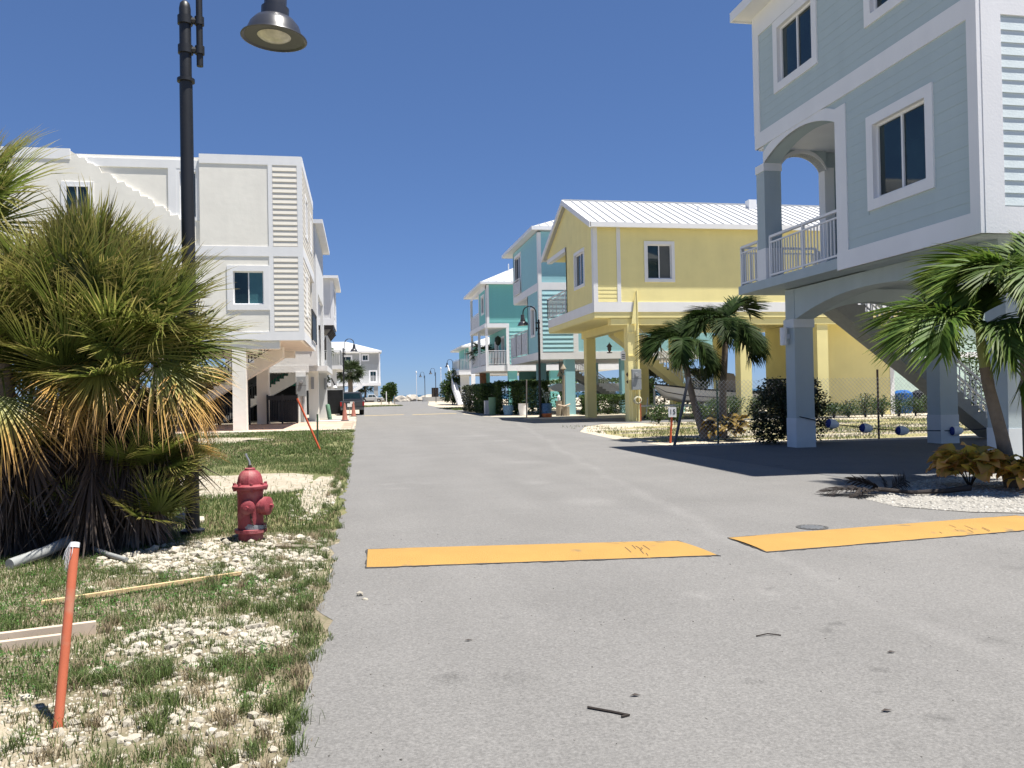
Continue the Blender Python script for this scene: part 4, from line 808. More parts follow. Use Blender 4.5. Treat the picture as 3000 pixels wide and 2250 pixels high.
# ---- L3: upper storey on dark brackets
a3 = thing('stilt_house', 'pale grey house whose upper storey overhangs on dark curved brackets', 'house', (-2.3,78,0))
wall(S_(78), -12, -2.3, 8.1, 12.4, GREYWHITE, a3); wall(E_(-2.3), 78.2, 86, 8.1, 12.4, GREYWHITE, a3, [(80,82,9.2,11.6)]); trim(S_(78), [(-12,-2.28,8.1,8.7),(-2.55,-2.28,8.7,12.2)], WHITE, a3); trim(E_(-2.3), [(78.1,86,8.1,8.7),(78.1,78.35,8.7,12.2),(85.7,86,8.7,12.2)], WHITE, a3, d1=.05); window(E_(-2.3), 79.8, 82.2, 9, 11.8, a3, tw=.2)
siding(E_(-2.3), 82.3, 85.7, 8.75, 12.2, .3, WHITE, a3, proud=.03); wall(S_(78.6), -12, -3.4, 0, 8.1, GREYWHITE, a3); wall(E_(-3.4), 78.6, 88, 0, 8.1, GREYWHITE, a3); MB().box(-12,-2.35,78.1,86,7.7,8.1).build('soffit', DARKFIX, a3)
for y in (78.3,80.5,82.7,84.9): MB().tube([(-3.4,y,5.2),(-3.25,y,6.2),(-2.9,y,7.1),(-2.35,y,7.75)], .14, 6).build('bracket', DARKFIX, a3, smooth=True)
hip_roof(a3, -12.5, -1.85, 77.5, 88.5, 12.6, 13.4, m=DARKROOF, inset=5, seam=2); MB().box(-5,-1.6,77,86,4.0,4.35).build('deck', GREYWHITE, a3); railing(a3, (-3.6,77.1,4.35), (-1.75,77.1,4.35), 1.35, 10, mat('pale_rail', (.5,.51,.48), .6), .03, single=False); railing(a3, (-1.7,86,4.35), (-1.7,77.1,4.35), 1.35, 16, RAILGREY, .03, single=False)
pillar(a3, -2.6, -2.1, 77.6, 78.1, 4.0, GREYWHITE)
gl = thing('globe_lamp', 'white globe lamp beside a dark lantern plant above the black screen fence', 'globe lamp', (-2.2,71,0)); MB().lathe([(0,-.2),(.14,-.14),(.2,0),(.14,.14),(0,.2)], (-2.05,70.5,2.25), 12).build('globe', GLOBE, gl, smooth=True); MB().tube([(-2.05,70.5,0),(-2.05,70.5,2.1)], .04, 6).build('post', BLACK, gl); MB().tube([(-2.05,70.5,2.45),(-2.3,70.5,3.0),(-2.8,70.5,3.1),(-3.2,70.5,2.6)], .06, 6).build('arm', BLACK, gl)
# ---- L4: grey house facing the camera at the end of the street
a4 = thing('stilt_house', 'grey house with bright white roof and white stair at the end of the street', 'house', (4.9,205,0))
sf = S_(205); wall(sf, -30, 4.93, 4.72, 12.3, GREYH, a4, [(-4.6,-1.9,9.0,11.2),(.75,1.85,10.2,11.5),(2.4,4.1,4.8,7.6)]); siding(sf, .35, 4.6, 4.8, 9.2, .42, mat('grey_lapped_board', (.43,.44,.43), .8), a4, [(2.2,4.2,4.7,7.9)], proud=.05)
trim(sf, [(-.05,.33,4.72,12.2),(4.62,4.95,4.72,12.2),(-30,4.95,11.95,12.3)], WHITE, a4, d1=.06); window(sf, -4.9, -1.7, 8.8, 11.5, a4, tw=.35); window(sf, .5, 2.3, 10.0, 11.7, a4, tw=.25); window(sf, 2.2, 4.2, 4.72, 7.8, a4, tw=.3, name='glass_door'); window(sf, -18, -14.5, 8.8, 11.5, a4, tw=.35)
hip_roof(a4, -30.5, 5.3, 204.3, 213, 12.5, 15.0, inset=8.5, seam=3, fh=.4); MB().box(-30,5,203,213,4.0,4.72).build('floor_slab', WHITE, a4); railing(a4, (.9,203.1,4.72), (4.9,203.1,4.72), 1.6, 16, WHITE, .04, single=False); wall(E_(4.93), 205, 213, 4.72, 12.3, GREYH, a4)
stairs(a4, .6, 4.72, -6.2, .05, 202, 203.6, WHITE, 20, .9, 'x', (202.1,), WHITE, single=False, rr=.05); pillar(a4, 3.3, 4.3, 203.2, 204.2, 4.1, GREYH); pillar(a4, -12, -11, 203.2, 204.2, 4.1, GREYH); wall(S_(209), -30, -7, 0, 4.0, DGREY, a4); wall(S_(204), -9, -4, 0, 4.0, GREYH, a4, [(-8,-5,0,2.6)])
# ================================================================ STREET OBJECTS
# ---- street lamps: pole, clamps, gooseneck arm, bell shade
def street_lamp(x, y, sgn, label, zk=1., scale=1.):
    t = thing('street_lamp', label, 'street lamp', (x,y,0), 0, 'black gooseneck street lamps along the street'); s = sgn
    MB().lathe([(.0,0),(.13,0),(.13,.05),(.078,.07),(.075,1.0),(.07,5.02),(.07,5.06)], (x,y,0), 20).build('pole', BLACK, t, smooth=True)
    MB().lathe([(.07,5.05),(.095,5.055),(.095,5.09),(.064,5.10),(.063,5.88),(.052,5.94),(.03,5.965),(0,5.97)], (x,y,0), 20).build('pole_top', BLACK, t, smooth=True)
    ax = x+s*.152
    for z in (5.42,5.75): MB().tube([(x,y,z-.045),(x,y,z+.045)], .082, 16).tube([(x+s*.05,y,z),(ax,y,z)], .04, 8).tube([(ax,y,z-.045),(ax,y,z+.045)], .052, 12).build('clamp', BLACK, t, smooth=True)
    pts = [(ax,y,5.24),(ax,y,5.9),(ax,y,6.35)]; cr = .405
    for a in np.linspace(math.pi, 0, 12): pts.append((ax+s*(cr+cr*math.cos(a)), y, 6.35+cr*math.sin(a)))
    hx = ax+s*2*cr; pts.append((hx,y,6.08)); MB().tube(pts, .036, 10).build('arm', BLACK, t, smooth=True)
    M = Matrix.Rotation(R(3.0)*s, 3, 'Y')
    sh = MB().lathe([(.035,.66),(.11,.64),(.115,.50),(.125,.48),(.125,.36),(.155,.35),(.155,.245),(.17,.24),(.22,.215),(.275,.15),(.31,.06),(.322,.03),(.365,.012),(.37,0),(.355,-.004),(.33,.012)], (hx,y,5.6), 32, M).build('lamp_shade', SHADEGREY, t, smooth=True)
    MB().lathe([(.335,.012),(.19,.03),(.185,.03)], (hx,y,5.6), 32, M).build('shade_plate', DGREY, sh, smooth=True); MB().lathe([(.188,.028),(.15,.002),(.08,-.014),(0,-.018)], (hx,y,5.6), 24, M).build('lens', LENS, sh, smooth=True)
    return t
street_lamp(-1.86, 9.74, 1, 'tall black street lamp with bell shade standing beside the big fan palm')
street_lamp(10.75, 49.2, -1, 'black street lamp in front of the light aqua house')
street_lamp(-1.45, 77, 1, 'black street lamp rising behind the dark pickup truck')
street_lamp(13.9, 124, -1, 'black street lamp beside the bush by the far white stair')
street_lamp(14.75, 164, -1, 'taller looking black street lamp by the low sea wall')
street_lamp(14.6, 190, -1, 'farthest black street lamp standing by the sea')
# ---- fire hydrant
hx, hy = -1.16, 9.13
h = thing('fire_hydrant', 'faded red fire hydrant with chains among white stones', 'fire hydrant', (hx,hy,0))
MB().lathe([(.128,-.05),(.128,.085),(.165,.09),(.165,.125),(.132,.13),(.132,.5),(.14,.53),(.165,.545)], (hx,hy,0), 32).build('barrel', RED, h, smooth=True)
fl = MB().lathe([(.14,.54),(.178,.545),(.183,.56),(.183,.578),(.165,.592),(.13,.596)], (hx,hy,0), 36).build('flange', RED, h, smooth=True)
for k in range(8):
    a = k*math.pi/4+.2; MB().tube([(hx+.158*math.cos(a),hy+.158*math.sin(a),.525),(hx+.158*math.cos(a),hy+.158*math.sin(a),.612)], .017, 6).build('bolt', RED, fl)
bo = MB(); prof = [(.124,.592),(.124,.63),(.116,.67),(.098,.71),(.072,.735),(.052,.742)]; n = 64; N0 = 0
for r, z in prof:
    for k in range(n):
        a = 2*math.pi*k/n; rr = r*(1+.045*max(0, math.cos(8*a))**6); bo.v.append((hx+rr*math.cos(a), hy+rr*math.sin(a), z))
for i in range(len(prof)-1):
    for k in range(n): bo.f.append((i*n+k, i*n+(k+1)%n, (i+1)*n+(k+1)%n, (i+1)*n+k))
bon = bo.build('bonnet', RED, h, smooth=True)
MB().lathe([(.055,.738),(.055,.758),(.046,.765),(0,.768)], (hx,hy,0), 20).build('cap', RED, bon, smooth=True); MB().tube([(hx,hy,.76),(hx,hy,.795)], .022, 5).build('operating_nut', RUST, bon)
MB().tube([(hx,hy,.79),(hx-.005,hy,.835),(hx-.03,hy-.005,.885),(hx-.042,hy-.005,.915)], [.012,.012,.011,.015], 8).build('bent_flag_stub', STEEL, bon, smooth=True)
def nozzle(d, r, L, z, cap):
    M = Vector((0,0,1)).rotation_difference(Vector(d)).to_matrix(); c = Vector((hx,hy,z))
    nz = MB().lathe([(r*.95,.08),(r*.95,.10+L*.45),(r,.10+L*.45+.004)], c, 24, M).build('nozzle', RED, h, smooth=True)
    MB().lathe([(r*1.04,.106+L*.45),(r*1.10,.11+L*.45),(r*1.08,.10+L),(r*.8,.112+L),(r*.45,.116+L),(0,.118+L)], c, 24, M).build('nozzle_cap', RED, nz, smooth=True)
    MB().lathe([(.024,.11+L),(.022,.15+L),(0,.15+L)], c, 5, M).build('cap_nut', RED, nz); return c+Vector(d)*(.1+L)
e1 = nozzle(Vector((.93,-.36,0)).normalized(), .088, .11, .365, 1); e2 = nozzle(Vector((-.10,-.99,0)).normalized(), .070, .055, .365, 1)
RING = None
def chain(pts, name='chain'):
    mb = MB(); P = [Vector(p) for p in pts]; L = [0]
    for a, b in zip(P, P[1:]): L.append(L[-1]+(b-a).length)
    n = int(L[-1]/.021)
    for i in range(n):
        s = (i+.5)/n*L[-1]; k = max(j for j in range(len(L)) if L[j] <= s+1e-9); k = min(k, len(P)-2); d = (P[k+1]-P[k]).normalized(); c = P[k]+d*(s-L[k])
        a = d.cross(Vector((0,0,1)) if abs(d.z) < .9 else Vector((1,0,0))).normalized(); b = d.cross(a); w = a if i % 2 else b
        mb.tube([c+d*.015*math.cos(t)+w*.008*math.sin(t) for t in np.linspace(0, 2*math.pi, 9)], .0042, 4, False)
    return mb.build(name, RUST, h)
def hang(a, b, sag, n=9): return [Vector(a).lerp(Vector(b), t)-Vector((0,0,sag*4*t*(1-t))) for t in np.linspace(0,1,n)]
chain(hang(e1+Vector((-.02,-.02,-.08)), (hx+.12,hy-.05,.17), .13)); chain(hang(e2+Vector((.03,0,-.05)), (hx+.06,hy-.12,.12), .03))
MB().lathe([(.138,.12),(.142,.15),(.138,.185)], (hx,hy,0), 24, Matrix.Rotation(R(9),3,'Y')).build('tape_wrap', METERBOX, h, smooth=True)
# ---- stakes, pipes and boards on the verge
def rod(name, pts, r, m, lab, cat, group=None, n=10, extra=None):
    o = MB().tube(pts, r, n).build(name, m, None, smooth=True, org=pts[0]); return tag(o, lab, cat, group)
st_ = thing('marker_stake', 'orange plastic pipe stake standing among the stones near the boards', 'stake', (-1.39,4.12,0))
MB().tube([(-1.39,4.12,-.05),(-1.375,4.35,.80)], .021, 14).build('pipe', ORANGE, st_, smooth=True); MB().tube([(-1.3755,4.345,.792),(-1.3745,4.354,.815)], .0222, 14).build('frayed_top', BUOYW, st_, smooth=True)
rag = MB()
for k in range(9): a = random.uniform(2.5,5.5); rag.tube([(-1.375+.02*math.cos(a),4.35+.02*math.sin(a),.815),(-1.375+.04*math.cos(a),4.35+.04*math.sin(a),.79-.01*k),(-1.375+.035*math.cos(a)+random.uniform(-.02,.01),4.35+.04*math.sin(a),.75-.012*k)], .0016, 3)
rag.build('frayed_string', BUOYW, st_)
rod('grey_pipe', [(-3.12,8.15,.05),(-2.95,8.5,.09),(-2.78,8.95,.16),(-2.55,9.15,.15),(-2.38,9.1,.09),(-2.25,8.98,.03)], .05, CONDUIT, 'bent grey plastic pipe lying under the fan palm', 'pipe', n=14)
rod('thin_pipe', [(-2.62,8.82,.05),(-2.4,8.5,.04),(-2.15,8.2,.03)], .022, CONDUIT, 'thin straight grey pipe lying on stones beside the bent one', 'pipe')
o = MB().add([(-2.32,6.6,.02),(-1.0,7.22,.03),(-1.0,7.255,.03),(-2.32,6.64,.02),(-2.32,6.6,.045),(-1.0,7.22,.055),(-1.0,7.255,.055),(-2.32,6.64,.045)], [(0,3,2,1),(4,5,6,7),(0,1,5,4),(1,2,6,5),(2,3,7,6),(3,0,4,7)]).build('wood_lath', LUMBER, None, org=(-2.32,6.6,0)); tag(o, 'long thin pale lath lying in the grass', 'wood strip')
for i, (a, b, z, lab) in enumerate((((-2.6,5.50),(-1.70,5.76),0,'longer knotty pale board lying in the grass by the orange stake'),((-2.6,5.36),(-1.84,5.55),0,'shorter split pale board lying in front of the longer one'))):
    d = Vector((b[0]-a[0], b[1]-a[1], 0)).normalized(); p = Vector((-d.y, d.x, 0))*.018; A, B = Vector((*a,.0)), Vector((*b,.0)); hh = Vector((0,0,.085 if i == 0 else .07))
    o = MB().add([A-p,B-p,B+p,A+p,A-p+hh,B-p+hh,B+p+hh,A+p+hh], [(0,3,2,1),(4,5,6,7),(0,1,5,4),(1,2,6,5),(2,3,7,6),(3,0,4,7)]).build('board', PINE, None, org=(*a,0), bevel=.003); tag(o, lab, 'board')
rod('marker_rod', [(-1.11,23.78,-.02),(-1.73,23.8,1.47)], .028, ORANGERED, 'long leaning orange red rod on the lawn', 'rod')
rod('steel_post', [(-1.37,27.3,-.02),(-1.36,27.3,.95)], .03, OLIVEPOST, 'short green steel post with pale top on the lawn', 'post')
rod('timber_scrap', [(-.85,8.55,.03),(-.45,8.35,.035)], .018, WOOD, 'short grey timber scrap on stones by the road edge', 'wood strip', n=5)
o = link('pebble', SM[2], None); o.location = (-.03,6.33,.02); o.scale = (.035,)*3; tag(o, 'single white stone lying on the asphalt near the verge', 'stone')
# ---- speed bumps
def bump(p, lab, seed):
    (x0,ya),(x1,yb),(x2,yc),(x3,yd) = p; nu, nv_ = 60, 11; V, Fq = [], []
    for i in range(nu+1):
        u = i/nu
        for j in range(nv_+1):
            v = j/nv_; a = Vector((x0+(x1-x0)*u, ya+(yb-ya)*u)); b = Vector((x3+(x2-x3)*u, yd+(yc-yd)*u)); q = a.lerp(b, v)
            jit = (.010*(2*vnoise(np.array(u*40.),np.array(v*2.),seed)-1)) if j in (0,nv_) or i in (0,nu) else 0
            e = min(1, min(u,1-u)*9); z = .012+.046*math.sin(math.pi*v)**.8*(.25+.75*e)
            V.append((q.x, q.y+float(jit), z))
    for i in range(nu):
        for j in range(nv_): k = i*(nv_+1)+j; Fq.append((k, k+nv_+1, k+nv_+2, k+1))
    t = thing('speed_bump', lab, 'speed bump', (x0,ya,0), 0, 'yellow speed bumps across the road')
    mb = MB(); mb.add(V, Fq); mb.build('painted_top', BUMPPAINT, t, smooth=True)
    c = Vector(((x0+x2)/2, (ya+yc)/2)); mb = MB(); rg = []
    for i in range(nu+1): rg.append((x0+(x1-x0)*i/nu, ya+(yb-ya)*i/nu))
    for i in range(12): rg.append((x1+(x2-x1)*i/12, yb+(yc-yb)*i/12))
    for i in range(nu+1): rg.append((x2+(x3-x2)*i/nu, yc+(yd-yc)*i/nu))
    for i in range(12): rg.append((x3+(x0-x3)*i/12, yd+(ya-yd)*i/12))
    r = random.Random(seed); mb2 = MB()
    for k in range(7):
        u0 = (.795 if seed == 5 else .62)+r.uniform(-.035,.035)*(1 if seed == 5 else 3); v0 = r.uniform(.04,.3); v1 = v0+r.uniform(.04,.22); pv = []
        for v in np.linspace(v0, v1, 4):
            a_ = Vector((x0+(x1-x0)*u0, ya+(yb-ya)*u0)); b_ = Vector((x3+(x2-x3)*u0, yd+(yc-yd)*u0)); q = a_.lerp(b_, v); pv.append((q.x+.02*k*v, q.y, .012+.046*math.sin(math.pi*v)**.8+.0025))
        for a_, b_ in zip(pv, pv[1:]): n2 = len(mb2.v); mb2.v += [(a_[0]-.003,a_[1],a_[2]),(a_[0]+.003,a_[1],a_[2]),(b_[0]+.003,b_[1],b_[2]),(b_[0]-.003,b_[1],b_[2])]; mb2.f.append((n2,n2+1,n2+2,n2+3))
    mb2.build('tyre_scuffs', TAR, t)
    r = random.Random(seed); pts = []
    for x, y in rg: d = (Vector((x,y))-c); ex = .008+.034*r.random()**2; pts.append((x+ex*math.copysign(.6 if abs(d.x) > 1.45 else 0, d.x), y+ex*math.copysign(1, d.y)*(.9 if d.y < 0 else .3)))
    n = len(pts); mb.add([(x,y,.0065) for x,y in pts]+[(x,y,.013) for x,y in [(a*.999+c.x*.001,b*.999+c.y*.001) for a,b in pts]], [tuple(range(n,2*n))]+[(i,(i+1)%n,n+(i+1)%n,n+i) for i in range(n)]); mb.build('tar_edge', TAR, t)
bump([(.03,7.33),(3.10,6.99),(3.10,7.66),(.06,8.22)], 'yellow speed bump reaching to the left road edge', 5) if False else None
bump([(.03,7.33),(3.13,7.0),(3.05,7.78),(.05,8.20)], 'yellow painted speed bump in front of the fire hydrant side of the road', 5)
bump([(3.62,7.02),(7.3,7.42),(7.25,8.2),(3.60,7.80)], 'yellow painted speed bump on the palm and gravel side of the road', 9)
mh = thing('manhole_cover', 'small round iron cover set in the asphalt behind the speed bump', 'manhole cover', (4.72,8.14,0)); MB().lathe([(.165,.006),(.165,.012),(.14,.012),(.138,.009)], (4.72,8.14,0), 28).build('rim', IRON, mh); MB().lathe([(0,.010),(.136,.010)], (4.72,8.14,0), 28).build('lid', IRON, mh); mb = MB()
for i in range(-4,5):
    for j in range(-4,5):
        if i*i+j*j < 17: mb.box(4.72+i*.03-.01,4.72+i*.03+.01,8.14+j*.03-.01,8.14+j*.03+.01,.0095,.0145)
mb.build('tread_studs', STEEL, mh)
def twig(name, pts, r, lab, cat='twig', m=PILE):
    return rod(name, pts, r, m, lab, cat, None, 5)
twig('twig', [(1.03,3.80,.014),(1.13,3.72,.013),(1.19,3.665,.013),(1.15,3.655,.013)], .006, 'dark hooked twig lying on the asphalt nearest the camera')
twig('twig', [(2.32,4.66,.012),(2.40,4.67,.018),(2.47,4.64,.012)], .004, 'thin crooked twig on the asphalt past the hooked one')
LEAFD = mat('dark_dry_leaf', (.05,.04,.035), .9)
for i, (x, y, lab) in enumerate(((.62,5.0,'dark dry leaf on the asphalt before the first speed bump'),(1.3,3.9,'tiny dark leaf by the hooked twig'),(2.9,4.2,'dark dry leaf on the asphalt toward the middle'),(2.35,3.45,'curled dark leaf low on the asphalt'))):
    o = MB().add([(x-.03,y,.012),(x,y-.012,.016),(x+.03,y,.012),(x,y+.012,.017)], [(0,1,3),(1,2,3)]).build('dry_leaf', LEAFD, None, org=(x,y,0)); tag(o, lab, 'leaf')
# ---- cones, utility pedestal, fence screen, small signs
def cone(x, y, lab):
    t = thing('traffic_cone', lab, 'traffic cone', (x,y,0), 0, 'faded orange traffic cones'); MB().box(x-.24,x+.24,y-.24,y+.24,0,.045).build('base', DGREY, t); MB().lathe([(.19,.045),(.17,.07),(.05,1.05),(.035,1.1),(0,1.1)], (x,y,0), 18).build('cone_body', CONE, t, smooth=True)
cone(-.95, 52, 'faded orange traffic cone on the grey gravel'); cone(-.5, 62.5, 'faded orange traffic cone right behind the dark pickup truck')
o = MB().lathe([(.14,0),(.14,.14),(.15,.15),(.15,.2),(.14,.21),(.14,.95),(.10,1.02),(0,1.03)], (0,0,0), 16).build('utility_pedestal', UTILGREEN, None, smooth=True); o.location = (-1.98,56,0); o.rotation_euler = (0,R(-9),0); tag(o, 'leaning green utility pedestal before the black screen fence', 'pedestal')
sf_ = thing('screen_fence', 'black mesh screen fence panel beside the dark pickup truck', 'fence', (-3.9,67,0))
mb = MB(); nx = 24
for i in range(nx+1): x = -5.4+4.05*i/nx; w = .03*math.sin(i*1.3); mb.v += [(x,67+w,.12),(x,67-w,1.0),(x,67+w*.6,2.02)]
for i in range(nx): 
    for j in range(2): k = i*3+j; mb.f.append((k,k+3,k+4,k+1))
mb.build('screen', SCREEN, sf_, smooth=True)
for x in (-5.4,-3.4,-1.33): MB().tube([(x,67.05,0),(x,67.05,2.2)], .035, 8).build('post', STEEL, sf_)
MB().tube([(-5.4,67.05,2.05),(-1.33,67.05,2.05)], .025, 8).build('top_rail', STEEL, sf_)
def picket_fence(x0, x1, y, z0, z1, n, lab):
    t = thing('picket_fence', lab, 'fence', (x0,y,0)); zr = (z1-z0)
    MB().box(x0,x1,y-.03,y+.03,z1-.05,z1).build('top_rail', BLACK, t); MB().box(x0,x1,y-.02,y+.02,z1-.24,z1-.2).build('rail', BLACK, t); MB().box(x0,x1,y-.02,y+.02,z0+.08,z0+.13).build('rail', BLACK, t)
    MB().box(x0+.05,x1-.05,y-.006,y+.006,z1-.2,z1-.05).build('scroll_band', BLACK, t)
    for x in (x0, (x0+x1)/2, x1): MB().box(x-.05,x+.05,y-.05,y+.05,0,z1+.06).build('post', BLACK, t)
    me = None
    for i in range(n):
        x = x0+(x1-x0)*(i+.5)/n
        if me is None: o = MB().box(x-.022,x+.022,y-.012,y+.012,z0+.13,z1-.24).build('picket', BLACK, t); me = o.data; xf = x
        else: o = link('picket', me, None, t); o.location = (x-xf,0,0)
picket_fence(-5.1, -3.5, 48.0, .1, 1.62, 18, 'black picket fence right of the front stilt under the cream house'); picket_fence(-10.5, -6.0, 47.5, .1, 1.62, 40, 'black picket fence left of the front stilt under the cream house')
gr = thing('barbecue_grill', 'dark covered barbecue grill behind the black picket fence', 'grill', (-4.0,49.2,0)); MB().box(-4.6,-3.55,49.0,49.6,.1,1.3).build('cabinet', BLACK, gr, bevel=.05); MB().prism([(-4.7,1.3),(-3.5,1.3),(-3.6,1.6),(-4.6,1.62)], lambda u,z,d: (u,49+d,z), -.05, .6).build('hood', SCREEN, gr)
for x in (-9.4,-8.1): 
    t = thing('covered_bin', 'dark covered bin behind the fence under the cream house, '+('nearer the palm' if x < -9 else 'nearer the stilt'), 'bin', (x,49,0)); MB().box(x-.45,x+.45,48.6,49.3,.12,1.35).build('body', SCREEN, t, bevel=.04); MB().box(x-.5,x+.5,48.55,49.35,1.35,1.45).build('lid', BLACK, t, bevel=.03)
    for q in (-.3,.3): MB().tube([(x+q,48.75,.1),(x+q,48.83,.1)], .1, 10).build('wheel', TYRE, t)
dk = thing('yard_screen', 'dark privacy screen in the yard behind the cream house', 'screen', (-9,57,0)); MB().box(-15,-3.7,56.95,57.05,0,2.3).build('screen', SCREEN, dk)
for x in (-15,-11,-7,-3.7): MB().box(x-.05,x+.05,56.85,57,0,2.5).build('post', BLACK, dk)
cn = thing('green_canopy', 'green canvas canopy in the yard behind the cream house', 'canopy', (-4.3,56,0)); MB().add([(-6.2,55.8,2.3),(-3.6,55.8,2.3),(-3.6,56.6,3.1),(-5.0,56.6,3.1),(-6.2,55.85,2.25),(-3.6,55.85,2.25)], [(0,1,2,3),(0,4,5,1)]).build('canvas', CANOPY, cn)
for x in (-6.1,-3.7): MB().tube([(x,55.85,0),(x,55.85,2.28)], .04, 6).build('pole', DGREY, cn)
def placard(x, y, h, lab, cat='sign'):
    t = thing('marker_sign', lab, cat, (x,y,0)); MB().tube([(x,y,0),(x,y,h)], .022, 6).build('post', WOOD, t); MB().box(x-.16,x+.16,y-.03,y-.01,h-.25,h).build('board', WHITE, t)
placard(-.75, 60, 1.0, 'small white marker on a stick between the cones')
# ---- chain link fence, posts and tag near the palms on the right
cf = thing('chain_link_fence', 'chain link fence between the blue grey and the yellow house', 'fence', (8.6,21.35,0))
def chainlink(par, x0, x1, y, z0, z1, s=.085, r=.0038):
    mb = MB(); Hh = z1-z0
    for sg in (1,-1):
        x = x0-Hh
        while x < x1+Hh:
            a, b = (x, z0), (x+Hh, z1)
            if sg < 0: a, b = (x+Hh, z0), (x, z1)
            ta, tb = 0, 1; dx = b[0]-a[0]
            t0 = ((x0 if dx > 0 else x1)-a[0])/dx; t1 = ((x1 if dx > 0 else x0)-a[0])/dx; ta, tb = max(0,t0), min(1,t1)
            if tb-ta > .02:
                p, q = (a[0]+dx*ta, z0+Hh*ta), (a[0]+dx*tb, z0+Hh*tb); mb.tube([(p[0],y+sg*.003,p[1]),(q[0],y+sg*.003,q[1])], r, 3, False)
            x += s*1.414
    return mb.build('wire_mesh', STEEL, par, kind='stuff')
chainlink(cf, 9.0, 19.5, 21.35, .05, 1.75)
RUSTP = mat('rusty_steel_post', (.09,.065,.05), .8)
for x, h_, m in ((9.66,1.75,OLIVEPOST),(14.55,1.98,RUSTP),(19.4,1.9,RUSTP)): MB().tube([(x,21.4,-.02),(x,21.4,h_)], .03, 8).build('post', m, cf)
rod('leaning_post', [(8.36,21.34,-.02),(8.80,21.3,1.85)], .04, mat('weathered_grey_post', (.12,.12,.125), .85, var=.2), 'dark grey post leaning in front of the twin palms', 'post')
tg = thing('lot_marker', 'orange lot stake with a small white number tag beside the leaning post', 'lot marker', (8.62,22.3,0)); MB().tube([(8.62,22.3,-.02),(8.68,22.3,.78)], .032, 8).build('stake', ORANGERED, tg); MB().box(8.57,8.80,22.25,22.28,.74,1.02).build('number_tag', WHITE, tg)
def text(s, size, loc, rot, m, parent, name):
    c = bpy.data.curves.new(name, 'FONT'); c.body = s; c.size = size; c.extrude = .001; c.align_x = 'CENTER'; c.align_y = 'CENTER'
    o = bpy.data.objects.new(name, c); COL.objects.link(o); dg = bpy.context.evaluated_depsgraph_get(); me = bpy.data.meshes.new_from_object(o.evaluated_get(dg)); bpy.data.objects.remove(o)
    me.transform(Matrix.Translation(Vector(loc)-base_of(parent)) @ Euler(rot).to_matrix().to_4x4()); return link(name, me, m, parent)
text('15', .2, (8.685,22.246,.88), (R(90),0,0), BLACK, tg, 'number')
# ---- rope with buoys
br = thing('buoy_rope', 'dark rope hung with blue and white buoys between the stilts of the blue grey house', 'rope', (10.7,18.95,.5))
rp_ = [(10.72,18.95,.78),(11.59,18.93,.58),(12.52,18.93,.45),(13.52,18.92,.36),(14.89,18.7,.33),(16.2,18.6,.38),(18.8,18.9,.75)]
MB().tube(rp_, .014, 6).build('cord', ROPE, br, smooth=True)
for i in (1,2,3,4):
    p = Vector(rp_[i]); d = (Vector(rp_[i+1])-Vector(rp_[i-1])).normalized(); M = Vector((0,0,1)).rotation_difference(d).to_matrix()
    b_ = MB().lathe([(.03,.17),(.05,.165),(.095,.10),(.12,.02),(.122,-.05),(.114,-.105)], p, 18, M).build('buoy', BUOYW, br, smooth=True); MB().lathe([(.1145,-.104),(.106,-.12),(.075,-.15),(.03,-.165),(.02,-.165)], p, 18, M).build('blue_end', NAVY, b_, smooth=True)
# ---- boat on its trailer under the yellow house
bt = thing('motor_boat', 'cream motor boat with dark stripe parked under the yellow house', 'boat', (18,40.6,.8))
secs = [(15.05,.04,1.62,1.80),(15.5,.35,1.15,1.74),(16.3,.75,.92,1.62),(17.5,1.0,.82,1.48),(19.0,1.05,.78,1.36),(21.0,1.05,.78,1.30),(21.6,1.03,.8,1.30)]
def loft(f, lo=0): 
    mb = MB(); k = None
    for s in secs:
        p = f(*s); k = len(p); mb.v += p
    for i in range(len(secs)-1):
        for j in range(k-1): mb.f.append((i*k+j, (i+1)*k+j, (i+1)*k+j+1, i*k+j+1))
    return mb
yb = 40.9
loft(lambda x,w,zb,zt: [(x,yb-w,zt),(x,yb-w*.97,zt-(zt-zb)*.5),(x,yb-w*.8,zb+.08),(x,yb,zb-.04),(x,yb+w*.8,zb+.08),(x,yb+w*.97,zt-(zt-zb)*.5),(x,yb+w,zt)]).build('hull', HULL, bt, smooth=True)
loft(lambda x,w,zb,zt: [(x,yb-w-.03,zt-.03),(x,yb-w-.03,zt+.05),(x,yb-w+.1,zt+.06)]).build('gunwale', BLACK, bt); loft(lambda x,w,zb,zt: [(x,yb-w*.97-.012,zt-(zt-zb)*.52),(x,yb-w*.955-.012,zt-(zt-zb)*.58)]).build('hull_stripe', PILE, bt)
MB().add([(15.2,yb,1.8),(17.3,yb-.95,1.52),(17.3,yb+.95,1.52),(17.3,yb,1.6)], [(0,1,3),(0,3,2)]).build('foredeck', HULL, bt); MB().box(17.2,21.5,yb-.9,yb+.9,1.05,1.1).build('cockpit_floor', HULL, bt)
MB().lathe([(.05,2.35),(.3,2.3),(.5,1.9),(.62,1.2)], (19.1,yb,0), 10).build('console_cover', mat('tan_canvas', (.30,.25,.19), .9), bt); MB().box(21.4,22.0,yb-.3,yb+.3,.9,2.0).build('outboard_motor', BLACK, bt, bevel=.06)
tr = thing('boat_trailer', 'galvanised boat trailer with jack wheel under the cream boat', 'trailer', (18,40.6,0))
